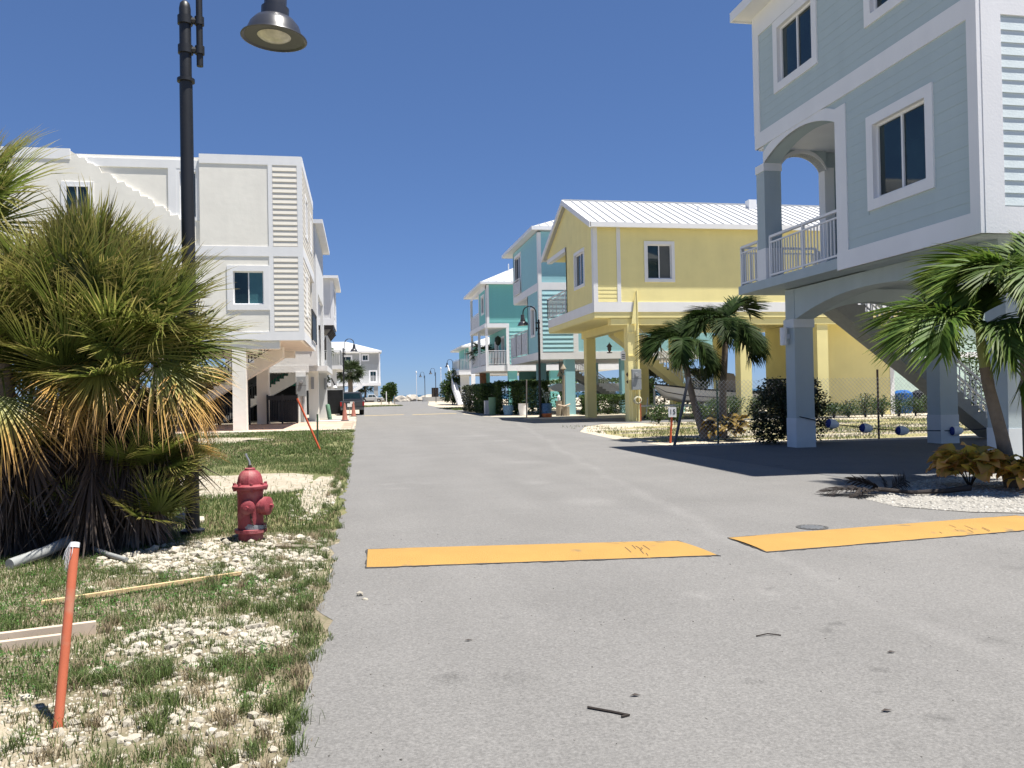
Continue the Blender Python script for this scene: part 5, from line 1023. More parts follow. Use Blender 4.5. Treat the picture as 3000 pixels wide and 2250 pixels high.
for dy in (-.75,.75): MB().add([(14.0,yb,.66),(14.0,yb+.08,.66),(16.2,yb+dy+.08,.66),(16.2,yb+dy,.66),(14.0,yb,.76),(14.0,yb+.08,.76),(16.2,yb+dy+.08,.76),(16.2,yb+dy,.76)], [(0,3,2,1),(4,5,6,7),(0,1,5,4),(2,3,7,6),(1,2,6,5),(3,0,4,7)]).build('tongue', STEEL, tr); MB().box(16.2,21.6,yb+dy-.04,yb+dy+.06,.64,.76).build('frame_rail', STEEL, tr)
for x in (17.0,19.5): MB().box(x,x+.08,yb-.75,yb+.75,.65,.74).build('cross_member', STEEL, tr)
for y in (yb-.98,yb+.82): MB().tube([(19.9,y,.34),(19.9,y+.18,.34)], .33, 20).build('wheel', TYRE, tr, smooth=True)
MB().tube([(14.5,yb-.05,.12),(14.62,yb-.05,1.15)], .03, 8).build('jack', STEEL, tr); MB().tube([(14.48,yb-.1,.12),(14.48,yb,.12)], .12, 14).build('jack_wheel', TYRE, tr, smooth=True); MB().tube([(15.0,yb,.7),(15.0,yb,1.6)], .05, 6).build('winch_post', STEEL, tr)
for x, r_, lab, m in ((26.4,.55,'blue round bin behind the fence by the yellow wall',BLUEBAR),(27.6,.6,'dark round bin beside the blue one behind the fence',BLACK)):
    o = MB().lathe([(r_*.8,0),(r_,.4),(r_*.95,1.1),(r_*.5,1.25),(0,1.28)], (x+2.6,40.5,0), 14).build('barrel', m, None, smooth=True, org=(x+2.6,40.5,0)); tag(o, lab, 'bin')
# ---- pickups
def pickup(loc, rz, paint, lab):
    t = thing('pickup_truck', lab, 'pickup truck', (0,0,0))
    fn = lambda u,z,d: (d, u, z)   # u runs forward
    low = [(-2.75,.62),(-2.75,1.06),(-2.72,1.12),(2.3,1.12),(2.72,1.02),(2.8,.62),(2.55,.45),(2.3,.45)]
    for c in (1.75,-1.6): low += [(c+.46*math.cos(a), .40+.46*math.sin(a)) for a in np.linspace(.1, math.pi-.1, 8)] 
    low += [(-2.4,.45)]
    MB().prism(low, fn, -.93, .93).build('body', paint, t, bevel=.03)
    mb = MB(); z0, z1 = 1.12, 1.82; b = [(-.92,-.9),(.92,-.9),(.92,1.55),(-.92,1.55)]; tp = [(-.74,-.72),(.74,-.72),(.74,.75),(-.74,.75)]
    mb.add([(x,y,z0) for x,y in b]+[(x,y,z1) for x,y in tp], [(0,1,2,3),(7,6,5,4),(0,4,5,1),(1,5,6,2),(2,6,7,3),(3,7,4,0)]).build('cab', paint, t, bevel=.05)
    def pane(p): 
        c = sum((Vector(q) for q in p), Vector())/4; n = (Vector(p[1])-Vector(p[0])).cross(Vector(p[2])-Vector(p[0])).normalized(); n = n if n.dot(c-Vector((0,0,1.3))) > 0 else -n; P = [Vector(q)+n*.012 for q in p]; Q = [Vector(q)-n*.03 for q in p]
        MB().add(P+Q, [(0,1,2,3),(7,6,5,4),(0,4,5,1),(1,5,6,2),(2,6,7,3),(3,7,4,0)]).build('window', GLASS, t)
    pane([(-.72,-.855,1.28),(.72,-.855,1.28),(.64,-.755,1.70),(-.64,-.755,1.70)]); pane([(-.78,1.37,1.28),(.78,1.37,1.28),(.66,.86,1.74),(-.66,.86,1.74)])
    for s in (-1,1):
        pane([(s*.882,-.65,1.26),(s*.882,.28,1.26),(s*.79,.22,1.70),(s*.79,-.55,1.70)]); pane([(s*.882,.36,1.26),(s*.882,1.2,1.26),(s*.79,.7,1.70),(s*.79,.30,1.70)])
        for y in (1.75,-1.6):
            w = MB().tube([(s*.70,y,.39),(s*.94,y,.39)], .385, 22).build('wheel', TYRE, t, smooth=True); MB().tube([(s*.93,y,.39),(s*.955,y,.39)], .22, 16).build('rim', CHROME, w, smooth=True)
        MB().box(s*.80,s*.935,-2.78,-2.70,.72,1.05).build('tail_lamp', REDLAMP, t); MB().box(s*.6,s*.9,2.70,2.79,.75,.92).build('headlamp', GLOBE, t); MB().box(s*.96,s*1.14,1.0,1.12,1.22,1.4).build('mirror', paint, t)
    MB().box(-.9,.9,-2.9,-2.76,.42,.62).build('bumper', DGREY, t); MB().box(-.78,.78,-2.775,-2.745,.66,1.08).build('tailgate', paint, t); MB().box(-.16,.16,-2.79,-2.775,.9,1.06).build('licence_plate', PLATE, t); MB().box(-.8,.8,-2.6,-.95,1.125,1.13).build('bed', PILE, t)
    t.location = loc; t.rotation_euler = (0,0,rz); return t
pickup((-.72,69.2,0), R(2), TRUCKDARK, 'charcoal pickup truck seen from behind beside the black screen fence'); pickup((2.6,196,0), R(-96), TRUCKSILVER, 'silver pickup truck parked under the grey house with white roof')
bpy.data.objects['pickup_truck'].scale = (1.0,1,1.02)
# ---- far shore things
sw = MB().box(14.0,18.6,188,190,-.2,1.0).build('sea_wall', CONCRETE, None, org=(16,189,0)); tag(sw, 'low grey concrete wall by the sea between the far lamps', 'wall')
for i, (x, y) in enumerate(((17.25,200),(17.8,200.3),(18.35,200),(19.0,186),(19.6,186.3))):
    o = MB().tube([(x,y,-.6),(x,y,3.6 if i > 2 else 3.2)], .3, 10).build('mooring_pile', PILE, None, org=(x,y,0)); tag(o, ('first','second','third','first','second')[i]+' dark mooring pile from the left in the group of '+('three' if i < 3 else 'two')+' by the water', 'pile', 'dark mooring piles by the water')
for x, y, h_, lab in ((12.9,193,6.6,'thin white dock pole left of the mooring piles'),(18.6,193,7.4,'thin white dock pole right of the first three mooring piles')):
    t = thing('dock_light', lab, 'dock light', (x,y,0)); MB().tube([(x,y,0),(x,y,h_)], .06, 8).build('pole', WHITE, t); MB().lathe([(.05,h_),(.15,h_+.1),(.15,h_+.4),(.05,h_+.5)], (x,y,0), 8).build('lantern', GLOBE, t)
for i, (x, y, h_, m, lab) in enumerate(((4.3,140,2.2,WHITE,'thin pale post on the far grass by the bush'),(5.7,141,1.6,WOOD,'short brown post on the far grass by the rocks'),(3.5,142,1.2,WOOD,'stubby post on the far grass by the silver truck'))):
    rod('post', [(x,y,0),(x,y,h_)], .08, m, lab, 'post', n=6)
# ---- things in front of the aqua house
rod('thin_post', [(9.75,48.5,0),(9.8,48.5,2.3)], .04, PINE, 'thin pale wooden post on a paver near the aqua house lamp', 'post'); 
def pot(x, y, r, hh, m, lab, plant=True):
    t = thing('plant_pot', lab, 'plant pot', (x,y,0)); MB().lathe([(r*.8,0),(r*.85,.06),(r*.8,.12),(r,hh*.6),(r*.95,hh),(r*1.05,hh),(r*.9,hh*.95),(0,hh*.93)], (x,y,0), 18).build('pot', m, t, smooth=True); return t
p1_ = pot(11.15,49.3,.34,.85,POTBLUE,'painted blue pot with orange base and thin plant beside the lamp'); MB().lathe([(.30,0),(.33,.03),(.33,.2),(.31,.24)], (11.15,49.3,0), 18).build('saucer', TERRACOTTA, p1_)
mbp = MB()
for k in range(9):
    a = k*.7; x, y = 11.15+.25*math.cos(a), 49.3+.2*math.sin(a); mbp.tube([(11.15,49.3,.8),(11.15+.5*(x-11.15),49.3,1.2),(x,y,1.25+.12*(k % 5))], .012, 4); mbp.lathe([(0,-.05),(.07,0),(0,.06)], (x,y,1.25+.12*(k % 5)), 5)
mbp.build('plant', mat('pale_flower', (.45,.5,.4), .8), p1_)
pot(9.85,55.3,.36,.7,POTBLUE,'dark blue pot with orange base under the hedge'); pot(10.7,54.3,.34,.8,WHITE,'white pot under the hedge near the thin post'); pot(9.0,56.8,.26,1.25,UTILGREEN,'tall pale green pot before the middle hedge') 
ds = thing('driftwood_totem', 'driftwood posts with rope and a little lantern beside the aqua stilt', 'driftwood', (12.75,51.4,0))
MB().tube([(12.75,51.4,0),(12.78,51.4,2.6)], .09, 8).build('post', WOOD, ds); MB().tube([(12.45,51.4,0),(12.45,51.4,.95)], .2, 8).build('stump', WOOD, ds); MB().tube([(12.85,51.2,0),(12.85,51.2,.6)], .24, 8).build('stump', WOOD, ds); MB().tube([(12.3,51.1,.72),(12.7,51.0,.62),(13.1,51.1,.74)], .05, 6).build('rope', PINE, ds); MB().lathe([(.05,.95),(.11,1.0),(.11,1.2),(.03,1.35)], (12.45,51.4,0), 8).build('lantern', WHITE, ds)
MB().lathe([(.02,2.5),(.06,2.9),(.2,3.0),(.05,3.25),(.02,3.3)], (12.78,51.4,0), 8).build('finial', WOOD, ds)
lt = thing('hanging_lamp', 'small pale bell lamp hung under the aqua house', 'lamp', (13.3,54.5,2.6)); MB().lathe([(.02,3.05),(.05,2.95),(.2,2.6),(.22,2.58)], (13.3,54.5,0), 12).build('shade', WOOD, lt); MB().tube([(13.3,54.5,3.05),(13.3,54.5,3.72)], .01, 4).build('cord', BLACK, lt)
o = MB().box(8.9,9.55,59.5,60.0,0,1.0).build('utility_box', GREYWHITE, None, org=(9.2,59.7,0)); tag(o, 'pale grey utility box between the two tall hedges', 'box')
sb = thing('stored_boat', 'white boat hull stored under the aqua house behind the hedge', 'boat', (18,66,1)); MB().prism([(14.9,1.95),(15.4,1.6),(22,1.5),(22,2.15),(15.6,2.2)], lambda u,z,d: (u,66+d,z), -1, 1).build('hull', GLOBE, sb)
for x in (16.5,20.5): MB().box(x,x+.1,65.2,66.8,0,1.52).build('stand', STEEL, sb)
# ================================================================ VEGETATION
def fan_mesh(name, seed, nseg=44, spread=250, rad=.85, pet=.7, fold=.35, droop=.25, split=.3, m=FAN, hang_=0., tilt=0.):
    """costapalmate leaf: petiole along +Y, segments radiating from its tip"""
    r = random.Random(seed); V, F, t = [], [], []
    for s in (-1,1):   # petiole strip
        k = len(V); V += [(-.012,0,.004*s),(.012,0,.004*s),(.007,pet,.004*s),(-.007,pet,.004*s)]; F += [(k,k+1,k+2),(k,k+2,k+3)]; t += [.1]*4
    for i in range(nseg):
        a = R(-spread/2+spread*(i+.5)/nseg)+r.uniform(-.03,.03); L = rad*(1-.22*abs(a)/math.pi)*r.uniform(.86,1.05); w = rad*split*R(spread)/nseg*.62
        d = Vector((math.sin(a), math.cos(a)*math.cos(tilt), math.cos(a)*math.sin(tilt)+.25*abs(math.sin(a)))).normalized(); p = Vector((math.cos(a),-math.sin(a),0)); pts = []; sb = r.uniform(-.12,.12)
        dr = droop*r.uniform(.5,1.8); tipbend = r.uniform(0,.25)
        for q, ww in ((.04,.15),(split,1.),(.72,.62),(.9,.3),(1.,.03)):
            z = -dr*(q**2.2)*L - hang_*q*q - tipbend*max(0,q-.75)*L; c = Vector((0,pet,0))+d*(L*q*(1-.25*dr*q*q))+Vector((0,0,z+fold*.12*math.cos(a)*q))+p*sb*L*q*q; pts.append((c, w*ww, q))
        k = len(V)
        for c, ww, q in pts: V += [tuple(c-p*ww), tuple(c-Vector((0,0,ww*.7))), tuple(c+p*ww)]; t += [q]*3
        for j in range(len(pts)-1):
            b = k+3*j; F += [(b,b+1,b+4),(b,b+4,b+3),(b+1,b+2,b+5),(b+1,b+5,b+4)]
    me = np_mesh(name, V, F, t); me.materials.append(m); return me
def dead_mesh(name, seed, rad=.8, pet=.55):
    r = random.Random(seed); V, F, t = [], [], []; V += [(-.012,0,0),(.012,0,0),(.006,pet,0),(-.006,pet,0)]; F += [(0,1,2),(0,2,3)]; t += [.2]*4
    for i in range(44):
        a = r.gauss(0,.26); L = rad*r.uniform(.6,1.08); d = Vector((math.sin(a), math.cos(a), r.uniform(-.22,.22))); p = Vector((d.y,-d.x,r.uniform(-.6,.6))).normalized(); w = r.uniform(.006,.014); k = len(V)
        bend = Vector((r.uniform(-.1,.1),0,r.uniform(-.08,.08)))
        for q, ww in ((.0,.5),(.4,1),(.75,.7),(1,.08)): c = Vector((0,pet,0))+d*L*q+bend*q*q; V += [tuple(c-p*w*ww), tuple(c+p*w*ww)]; t += [q, q]
        for j in range(3): b = k+2*j; F += [(b,b+1,b+3),(b,b+3,b+2)]
    me = np_mesh(name, V, F, t); me.materials.append(DEAD); return me
FM = [fan_mesh('frond', i, rad=random.uniform(.8,1.0), pet=random.uniform(.4,.75), droop=random.uniform(.0,.10), spread=random.uniform(120,230), fold=random.uniform(.3,1.2), tilt=random.uniform(-.35,.7)) for i in range(10)]
FO = [fan_mesh('frond', 20+i, rad=random.uniform(.75,.9), pet=.7, droop=random.uniform(.08,.28), spread=random.uniform(110,190), m=FANOLD, hang_=.06, tilt=random.uniform(-.9,.1)) for i in range(4)]
DM = [dead_mesh('dead_frond', 40+i) for i in range(4)]
def place_dir(me, name, par, org, az, el, s=1., twist=0.):
    o = link(name, me, None, par); d = Vector((math.cos(az)*math.cos(el), math.sin(az)*math.cos(el), math.sin(el)))
    q = d.to_track_quat('Y','Z'); q = q @ Euler((0,twist,0)).to_quaternion(); o.rotation_mode = 'QUATERNION'; o.rotation_quaternion = q; o.location = Vector(org)-base_of(par); o.scale = (s,s,s); return o
def fan_crown(par, org, n_up, n_side, n_old, n_dead, s, seed, dead_len=1.):
    r = random.Random(seed)
    for i in range(n_up): place_dir(r.choice(FM), 'frond', par, org, i*2.4+r.uniform(-.3,.3), r.uniform(.75,1.35), s*r.uniform(.8,1.), r.uniform(-1.,1.))
    for i in range(n_side): place_dir(r.choice(FM), 'frond', par, org, i*2.4+r.uniform(-.35,.35), r.uniform(-.1,.95), s*r.uniform(.8,1.05), r.uniform(-1.1,1.1))
    for i in range(n_old): place_dir(r.choice(FO), 'frond', par, Vector(org)-Vector((0,0,.1)), i*2.4+r.uniform(-.3,.3), r.uniform(-1.0,-.15), s*r.uniform(.85,1.05), r.uniform(-.4,.4))
    for i in range(n_dead): place_dir(r.choice(DM), 'dead_frond', par, Vector(org)+Vector((0,0,-.12-.25*r.random())), i*2.4+r.uniform(-.4,.4), r.uniform(-1.54,-1.18), s*dead_len*r.uniform(.85,1.15), r.uniform(-1,1))
fp = thing('fan_palm', 'bushy fan palm clump over a skirt of dead leaves beside the street lamp', 'palm', (-2.7,9.4,0))
def ptrunk(par, pts, r, m=TRUNK, name='trunk'): return MB().tube(pts, r, 12).build(name, m, par, smooth=True)
ptrunk(fp, [(-2.85,9.5,-.1),(-2.88,9.5,1.3),(-2.92,9.45,2.6)], [.12,.11,.1]); ptrunk(fp, [(-2.55,9.3,-.1),(-2.42,9.25,1.1),(-2.32,9.2,2.05)], [.11,.1,.09]); ptrunk(fp, [(-3.3,9.2,-.1),(-3.45,9.1,1.0),(-3.5,9.0,1.9)], [.1,.1,.09])
fan_crown(fp, (-2.92,9.45,2.50), 18, 30, 10, 14, 1.0, 1, 1.3); fan_crown(fp, (-2.35,9.2,2.10), 14, 30, 14, 16, .95, 2, 1.25); fan_crown(fp, (-3.5,9.0,1.95), 12, 26, 14, 18, .98, 3, 1.2)
fan_crown(fp, (-2.6,9.1,2.25), 0, 16, 0, 0, .9, 21); fan_crown(fp, (-2.75,9.0,1.8), 0, 18, 0, 0, .85, 22); fan_crown(fp, (-2.3,9.1,1.7), 0, 14, 0, 0, .8, 23)
for x, y, zs in ((-2.9,9.4,(2.2,1.8,1.5)),(-2.38,9.2,(1.85,1.5,1.2)),(-3.45,9.05,(1.7,1.4)),(-2.65,9.0,(1.75,1.45))): 
    for z in zs: fan_crown(fp, (x,y,z), 0, 0, 0, 11, 1.0, int(z*100), 1.05)
fan_crown(fp, (-2.4,9.25,.35), 3, 8, 0, 2, .62, 4, .5); fan_crown(fp, (-2.85,9.2,.25), 2, 6, 2, 3, .6, 5, .5)
for az, el, ss in ((.15,.0,.55),(-.4,-.2,.5),(.1,.6,.55),(-.3,.4,.55),(.5,.25,.5),(-.5,.15,.46),(-.05,.1,.48),(.0,.95,.55),(-.9,.5,.55),(.3,.8,.55),(-1.3,.3,.5),(-1.7,.6,.5),(-.6,.7,.6),(-2.2,.35,.55)): place_dir(random.choice(FM+FO[:1]), 'frond', fp, (-2.12,8.98,.8), az, el, ss, random.uniform(-.5,.5))
for az, el, ss in ((-1.5,.15,.55),(-.9,.3,.55),(-.4,.45,.5),(.1,.3,.5),(.5,.5,.55),(-2.0,.25,.5),(-1.2,.6,.5)): place_dir(random.choice(FM), 'frond', fp, (-2.15,8.95,.3), az, el, ss, random.uniform(-.6,.6))
fp2 = thing('fan_palm', 'taller fan palm at the edge behind the bushy clump, crown against the sky', 'palm', (-4.25,9.9,0)); ptrunk(fp2, [(-4.2,9.9,-.1),(-4.3,9.9,1.8),(-4.3,9.85,3.5)], [.14,.12,.11]); fan_crown(fp2, (-4.35,9.85,3.45), 8, 22, 14, 10, .95, 6)
fan_crown(fp2, (-4.5,9.5,1.9), 2, 10, 6, 12, 1, 16, 1.2)
# ---- feather palms
def feather_mesh(name, seed, L=1.5, arc=1.2, lw=.48, n=44, m=PINN):
    r = random.Random(seed); V, F, t = [], [], []; pts = []; p = Vector((0,0,0)); a = .0; ds = L/24
    for i in range(25): pts.append(p.copy()); a = -arc*(i/24)**1.4; p = p+Vector((0, math.cos(a)*ds, math.sin(a)*ds))
    for i in range(24):
        k = len(V); w = .018*(1-i/26); c, e = pts[i], pts[i+1]; V += [tuple(c+Vector((-w,0,0))), tuple(c+Vector((w,0,0))), tuple(e+Vector((w,0,0))), tuple(e+Vector((-w,0,0))), tuple(c-Vector((0,0,w*1.5))), tuple(e-Vector((0,0,w*1.5)))]; F += [(k,k+1,k+2),(k,k+2,k+3),(k,k+3,k+5),(k,k+5,k+4),(k+1,k+4,k+5),(k+1,k+5,k+2)]; t += [.0]*6
    for i in range(n):
        u = .20+.79*i/(n-1); x = u*24; j = min(int(x), 23); c = pts[j].lerp(pts[j+1], x-j); tg = (pts[j+1]-pts[j]).normalized(); nn = Vector((1,0,0)).cross(tg)
        ll = lw*(.45+.75*math.sin(math.pi*min(1,(u-.12)/.95))**.8)*r.uniform(.85,1.1)
        for s in (-1,1):
            f = .45+.5*u+r.uniform(-.1,.1); d = (Vector((s,0,0))*math.cos(f*.9)+tg*math.sin(f*.9)+nn*r.uniform(.15,.5)).normalized(); wv = tg.cross(d).cross(d).normalized(); w = .019*r.uniform(.8,1.15); k = len(V); dp = r.uniform(.25,.6)
            for q, ww in ((0,.5),(.35,1.),(.7,.75),(1.,.06)): cc = c+d*ll*q-Vector((0,0,dp*ll*q*q)); V += [tuple(cc-wv*w*ww), tuple(cc+wv*w*ww)]; t += [q,q]
            for jj in range(3): b = k+2*jj; F += [(b,b+1,b+3),(b,b+3,b+2)]
    me = np_mesh(name, V, F, t); me.materials.append(m); return me
PM = [feather_mesh('frond', i, random.uniform(1.35,1.6), random.uniform(1.6,2.5)) for i in range(5)]
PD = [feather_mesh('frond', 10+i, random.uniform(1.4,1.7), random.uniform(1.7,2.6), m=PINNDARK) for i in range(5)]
def feather_palm(lab, pts, rad, shaft, meshes, fronds, s, seed, group=None):
    t = thing('feather_palm', lab, 'palm', pts[0], 0, group); r = random.Random(seed)
    tk = MB().tube(pts, rad, 12).build('trunk', TRUNK, t, smooth=True); d = (Vector(pts[-1])-Vector(pts[-2])).normalized(); top = Vector(pts[-1])
    for k in range(1, 9):
        q = Vector(pts[-1]).lerp(Vector(pts[-2]), k*.11); MB().tube([q-d*.012, q+d*.012], rad[-1]*1.06, 12).build('trunk_ring', TRUNK, tk)
    MB().tube([top, top+d*shaft*.55, top+d*shaft], [rad[-1]*.98, rad[-1]*.92, rad[-1]*.55], 12).build('crownshaft', CROWNSHAFT, t, smooth=True); c = top+d*shaft*.92
    for az, el, ss in fronds: place_dir(r.choice(meshes), 'frond', t, c, az, el, s*ss, r.uniform(-.35,.35))
    return t
def ring(n, seed, e0=.1, e1=1.25):
    r = random.Random(seed); return [(i*2.4+r.uniform(-.3,.3), e0+(e1-e0)*((i*.618) % 1), r.uniform(.85,1.08)) for i in range(n)]
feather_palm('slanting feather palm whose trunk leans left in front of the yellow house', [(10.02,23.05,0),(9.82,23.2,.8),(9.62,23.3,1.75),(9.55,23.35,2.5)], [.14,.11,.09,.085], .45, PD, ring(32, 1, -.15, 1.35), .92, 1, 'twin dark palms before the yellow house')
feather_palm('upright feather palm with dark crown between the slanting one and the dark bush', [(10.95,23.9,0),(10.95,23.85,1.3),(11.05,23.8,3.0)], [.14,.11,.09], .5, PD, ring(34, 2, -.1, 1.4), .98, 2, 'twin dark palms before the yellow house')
feather_palm('leaning sunlit feather palm with green crownshaft rising from the gravel bed', [(9.22,10.45,0),(9.1,10.5,.75),(8.95,10.55,1.45),(8.90,10.55,1.75)], [.115,.09,.08,.078], .55, PM, ring(28, 3, -.05, 1.4), .98, 3, 'sunlit palms in the gravel bed')
feather_palm('straight feather palm with ringed trunk at the edge of the gravel bed', [(9.62,10.55,0),(9.60,10.55,1.1),(9.59,10.55,2.25)], [.1,.09,.088], .75, PM, ring(32, 4, .0, 1.4), 1.0, 4, 'sunlit palms in the gravel bed')
# fallen frond on the asphalt by the gravel
ff = thing('fallen_frond', 'dry dark palm frond fallen on the asphalt at the gravel edge', 'palm frond', (6.9,10.2,0)); DRYM = leafmat('dry_frond', [(0,(.014,.010,.008)),(1,(.026,.019,.016))], rough=.85, transl=.03)
DRYF = [feather_mesh('blade', 77+i, .95, .3, .34, 26, m=DRYM) for i in range(3)]
for i, (az, el, ss, dx) in enumerate(((2.9,.10,.75,0),(3.5,.05,.6,.05),(2.3,.35,.5,.1),(1.0,.45,.4,.1),(.35,.25,.5,.15))): place_dir(DRYF[i % 3], 'blade', ff, (7.0+dx,10.33,.07), az, el, ss, .3*i)
MB().tube([(7.0,10.35,.08),(7.35,10.1,.05),(7.8,10.02,.06),(8.15,10.0,.09)], [.03,.026,.036,.045], 7).build('stalk', PILE, ff, smooth=True)
# ---- leafy bushes and hedges
def leaf_cloud(fn, n, size, seed, asp=.5):
    """fn(rng) -> point; n small folded leaves, facing at random"""
    r = np.random.default_rng(seed); P = fn(r, n); n = len(P)
    a = r.normal(size=(n,3)); a[:,2] = np.abs(a[:,2])*.6; a /= np.linalg.norm(a, axis=1)[:,None]; b = np.cross(a, r.normal(size=(n,3))); b /= np.linalg.norm(b, axis=1)[:,None]
    L = size*r.uniform(.6,1.25,n)[:,None]; V = np.stack([P, P+a*L*.5+b*L*asp/2, P+a*L*.5-b*L*asp/2, P+a*L+np.array([0,0,-.15])*L], 1).reshape(-1,3)
    k = np.arange(n)[:,None]*4; T = np.concatenate([k+np.array([0,1,2]), k+np.array([1,3,2])]); return V, T, np.tile([0,.5,.5,1.], n)
def box_fn(x0,x1,y0,y1,z0,z1, rough=.18, seed=1):
    def f(r, n):
        s = r.integers(0,4,n); P = np.stack([r.uniform(x0,x1,n), r.uniform(y0,y1,n), r.uniform(z0,z1,n)], 1); dp = np.abs(r.normal(0,rough,n))
        P[:,1] = np.where(s == 0, y0+dp, P[:,1]); P[:,0] = np.where(s == 1, x0+dp, P[:,0]); P[:,2] = np.where(s == 2, z1-dp, P[:,2]); P[:,0] = np.where(s == 3, x1-dp, P[:,0])
        bm = (fbm(P[:,0]*1.7+P[:,1], P[:,2]*1.9+P[:,1]*.7, seed)-.5)*.45; P[:,1] -= np.where(s == 0, bm, 0); P[:,2] += np.where(s == 2, bm, 0); P[:,0] -= np.where(s == 1, bm, 0); return P
    return f
def blob_fn(lobes, shell=.75):
    def f(r, n):
        w = np.array([l[3]**2 for l in lobes]); i = r.choice(len(lobes), n, p=w/w.sum()); Lb = np.array(lobes)[i]; d = r.normal(size=(n,3)); d /= np.linalg.norm(d, axis=1)[:,None]; q = r.uniform(shell**3, 1, n)**(1/3)*r.uniform(.85,1.12,n)
        P = Lb[:,:3]+d*(Lb[:,3]*q)[:,None]*np.array([1,1,.9]); return P[P[:,2] > .02]
    return f
def bush(name, lab, cat, loc, fn, n, size, m, seed, stems=(), group=None, asp=.5):
    t = thing(name, lab, cat, loc, 0, group); V, T, tt = leaf_cloud(fn, n, size, seed, asp); V = V-np.array(loc); link('foliage', np_mesh('foliage', V, T, tt), m, t, 'stuff')
    if stems: 
        mb = MB()
        for s in stems: mb.tube(s, [.03,.02,.008][:len(s)], 5)
        mb.build('stems', PILE, t)
    return t
def stems_at(x, y, h, n, sp, seed):
    r = random.Random(seed); return [[(x+r.uniform(-.05,.05)*sp, y+r.uniform(-.05,.05)*sp, 0), (x+r.uniform(-.3,.3)*sp, y+r.uniform(-.3,.3)*sp, h*.5), (x+r.uniform(-.7,.7)*sp, y+r.uniform(-.6,.6)*sp, h*.9)] for _ in range(n)]
bush('hedge', 'dark clipped hedge block beyond the tall sunlit hedge block', 'hedge', (9.6,70,0), box_fn(8.75,10.4,66.6,72,.0,2.15), 5200, .2, DARKLEAF, 1, stems_at(9.6,69,1.8,8,1,1))
bush('hedge', 'tall squared hedge block by the grey utility box', 'hedge', (9.9,63.5,0), box_fn(8.9,10.3,61.5,66,.0,2.2,seed=3), 7500, .17, HEDGE, 2, stems_at(10,64,1.8,8,1,2))
bush('hedge', 'long clipped hedge under the teal house behind the lamp', 'hedge', (11,58,0), box_fn(9.6,13.2,57.4,59.6,.0,2.3,seed=5), 12000, .16, HEDGE, 3, stems_at(11,58.5,2,10,1.5,3))
bush('hedge', 'low leafy hedge behind the yellow corner stilts', 'hedge', (16,52.5,0), box_fn(14.3,18.2,51.8,53.2,.0,1.25,seed=7), 9500, .15, HEDGE, 4, stems_at(16,52.5,1,8,1.5,4))
bush('hedge', 'high hedge in the yard behind the aqua stilts', 'hedge', (19,69,0), box_fn(13,25,68,71,.0,2.5,seed=9), 9000, .25, HEDGE, 5, stems_at(18,69.5,2,8,3,5))
bush('hedge', 'shady hedge beyond the yellow house boat bay', 'hedge', (20,56,0), box_fn(18.6,24,54.5,57,.0,2.9,seed=11), 9000, .22, DARKLEAF, 6, stems_at(21,56,2,8,2,6))
bush('dark_bush', 'large dark bush behind the first stilt of the blue grey house', 'bush', (11.5,21.0,0), blob_fn([(11.0,20.6,.75,.75),(11.6,20.9,1.15,.72),(12.0,20.8,.6,.62),(11.1,20.9,1.35,.5),(12.25,20.9,1.1,.42),(12.1,21.0,1.5,.38),(10.75,20.6,.4,.5)], .5), 9500, .095, DARKLEAF, 7, stems_at(11.5,20.8,1.7,16,1,7))
def plant_row(xs, ys, hs, m, lab, group, seed, size=.10, n=1000):
    for i, (x, y, h_) in enumerate(zip(xs, ys, hs)):
        r = random.Random(seed+i); lob = [(x+r.uniform(-.3,.3), y+r.uniform(-.2,.2), h_*r.uniform(.3,.8), h_*r.uniform(.28,.42)) for _ in range(6)]
        bush('shrub', lab(i), 'shrub', (x,y,0), blob_fn(lob, .3), n, size, m, seed+i, stems_at(x,y,h_,6,.5,seed+i), group)
ORD = 'first second third fourth fifth sixth seventh eighth ninth tenth'.split()
plant_row([20.6,21.6,22.5,23.3,24.2,25.1,26.0,26.9,27.8,28.7], [36.6]*10, [.8,.9,.85,.95,1.3,.95,1.2,1.0,1.15,1.6], HEDGE, lambda i: ORD[i]+' young shrub from the left in the row before the yellow ground floor wall', 'young shrubs along the yellow wall', 80)
plant_row([13.3,14.3,15.6,16.6,17.7,18.9], [35.8,36.0,36.3,36.7,37.2,37.5], [.9,.8,.95,1.1,1.2,1.1], HEDGE, lambda i: ORD[i]+' small shrub from the left on the sand before the parked boat', 'small shrubs before the boat', 100)
bush('seaside_bush', 'tall rounded bush at the foot of the far white stair', 'bush', (13.2,118,0), blob_fn([(12.6,118,1.6,1.5),(13.4,118,2.6,1.6),(13.2,118,4.0,1.2),(12.2,118,2.6,1.1),(13.9,118,1.2,1.3)], .5), 5200, .3, HEDGE, 130, stems_at(13,118,3.5,8,1.6,130))
bush('seaside_bush', 'small round tree on the far grass before the silver truck and rocks', 'bush', (4.9,145,0), blob_fn([(4.6,145,1.9,1.05),(5.3,145,2.9,1.0),(4.9,145,1.1,.8),(5.6,145,1.9,.7),(4.3,145,2.7,.6)], .5), 3600, .36, HEDGE, 131, stems_at(4.9,145,3.0,8,1.3,131))
bush('lantern_plant', 'dark leafless plant by the white globe lamp', 'plant', (-3.0,70.2,0), blob_fn([(-3.1,70.2,2.5,.55),(-2.7,70.2,2.9,.4),(-3.3,70.2,2.9,.35)], .3), 260, .22, DARKLEAF, 132, stems_at(-3,70.2,3.1,8,.9,132))
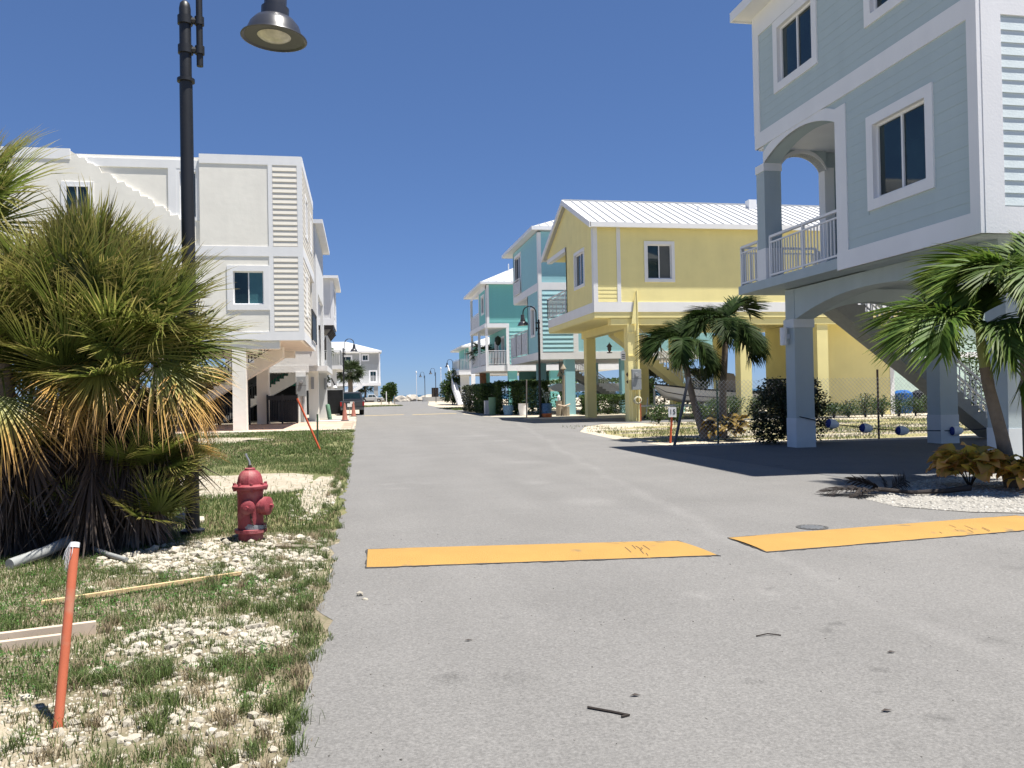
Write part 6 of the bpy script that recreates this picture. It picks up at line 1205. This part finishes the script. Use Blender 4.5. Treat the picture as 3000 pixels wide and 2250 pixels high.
bush('vine', 'pale leafy climber seen through the stair rail of the blue grey house', 'vine', (20.2,24.5,0), blob_fn([(19.9,24.5,2.6,.6),(20.5,24.5,2.0,.6),(20.2,24.6,1.2,.6),(20.3,24.6,.5,.6)], .2), 1500, .13, HEDGE, 133, stems_at(20.2,24.5,2.6,5,.5,133))
# crotons: every leaf a part
CL = []
for q in range(4):
    r = random.Random(q); L, w = .17, .075*r.uniform(.85,1.1); V, F, t = [], [], []
    for i, (u, ww) in enumerate(((0,.08),(.25,.75),(.5,1.),(.78,.65),(1.,.02))): z = .05*math.sin(u*2.6)-.05*u*u; V += [(-w*ww,L*u,z+.018*ww),(0,L*u,z),(w*ww,L*u,z+.018*ww)]; t += [u]*3
    for i in range(4): b = 3*i; F += [(b,b+1,b+4),(b,b+4,b+3),(b+1,b+2,b+5),(b+1,b+5,b+4)]
    me = np_mesh('leaf', V, F, t); me.materials.append(CROTON); CL.append(me)
def croton(lab, x, y, h_, rad, n, seed, s=1., m=None):
    t = thing('croton_bush', lab, 'bush', (x,y,0)); r = random.Random(seed)
    mb = MB()
    for k in range(7): a = k*.9; mb.tube([(x,y,0),(x+rad*.35*math.cos(a),y+rad*.35*math.sin(a),h_*.45),(x+rad*.6*math.cos(a),y+rad*.6*math.sin(a),h_*.75)], .009, 5)
    mb.build('stems', PILE, t)
    for k in range(n):
        a = r.uniform(0,6.28); e = math.asin(r.uniform(-.15,1)); rr = r.uniform(.45,.95); p = (x+rad*rr*math.cos(a)*math.cos(e), y+rad*rr*math.sin(a)*math.cos(e), max(.05, h_*.38+h_*.55*rr*math.sin(e)))
        o = place_dir(m if m else r.choice(CL), 'leaf', t, p, a+r.uniform(-.6,.6), r.uniform(-.5,.8), s*r.uniform(.8,1.25), r.uniform(-.6,.6))
croton('orange and yellow croton bush at the foot of the leaning palm', 8.68, 10.65, .62, .42, 190, 1, 1.3); croton('orange and yellow croton bush at the edge beside the straight palm', 9.22, 10.05, .52, .36, 130, 2, 1.3)
DC = CL[0].copy(); DC.materials.clear(); DC.materials.append(leafmat('olive_croton_leaf', [(0,(.10,.085,.02)),(1,(.22,.14,.03))], objv=.5))  # darker, olive leaf colours for the third bush
croton('dull olive croton bush at the foot of the twin dark palms', 10.45, 22.6, .75, .6, 110, 3, 1.7, DC)
# ---- distant palms
SBM = [fan_mesh('frond', 60+i, nseg=20, rad=1.15, pet=1.1, spread=230, droop=.35, m=SABAL) for i in range(3)]
def sabal(lab, x, y, h_, s, n, seed, trunk=TRUNK, tr=.3):
    t = thing('sabal_palm', lab, 'palm', (x,y,0)); ptrunk(t, [(x,y,-.1),(x+.1,y,h_*.5),(x,y,h_)], [tr,tr*.85,tr*.8], trunk); r = random.Random(seed)
    for i in range(n): place_dir(r.choice(SBM), 'frond', t, (x,y,h_), i*2.4, r.uniform(-.7,1.4), s*r.uniform(.85,1.1), r.uniform(-.5,.5))
sabal('round headed sabal palm before the far grey house', -1.75, 150, 5.7, 1.45, 70, 1, tr=.5); sabal('dark palm crown half hidden behind the far balcony', -7.6, 172, 10.5, 1.5, 40, 2)
sabal('stout brown trunked palm under the teal house porch', 12.9, 88.0, 5.6, .9, 16, 3, REDTRUNK, .42)
sabal('small palm showing under the far grey house', 1.2, 214, 4.0, 1.6, 20, 4)
sabal('palm seen through the stilts of the aqua house', 19.5, 84, 3.0, 1.1, 30, 5)
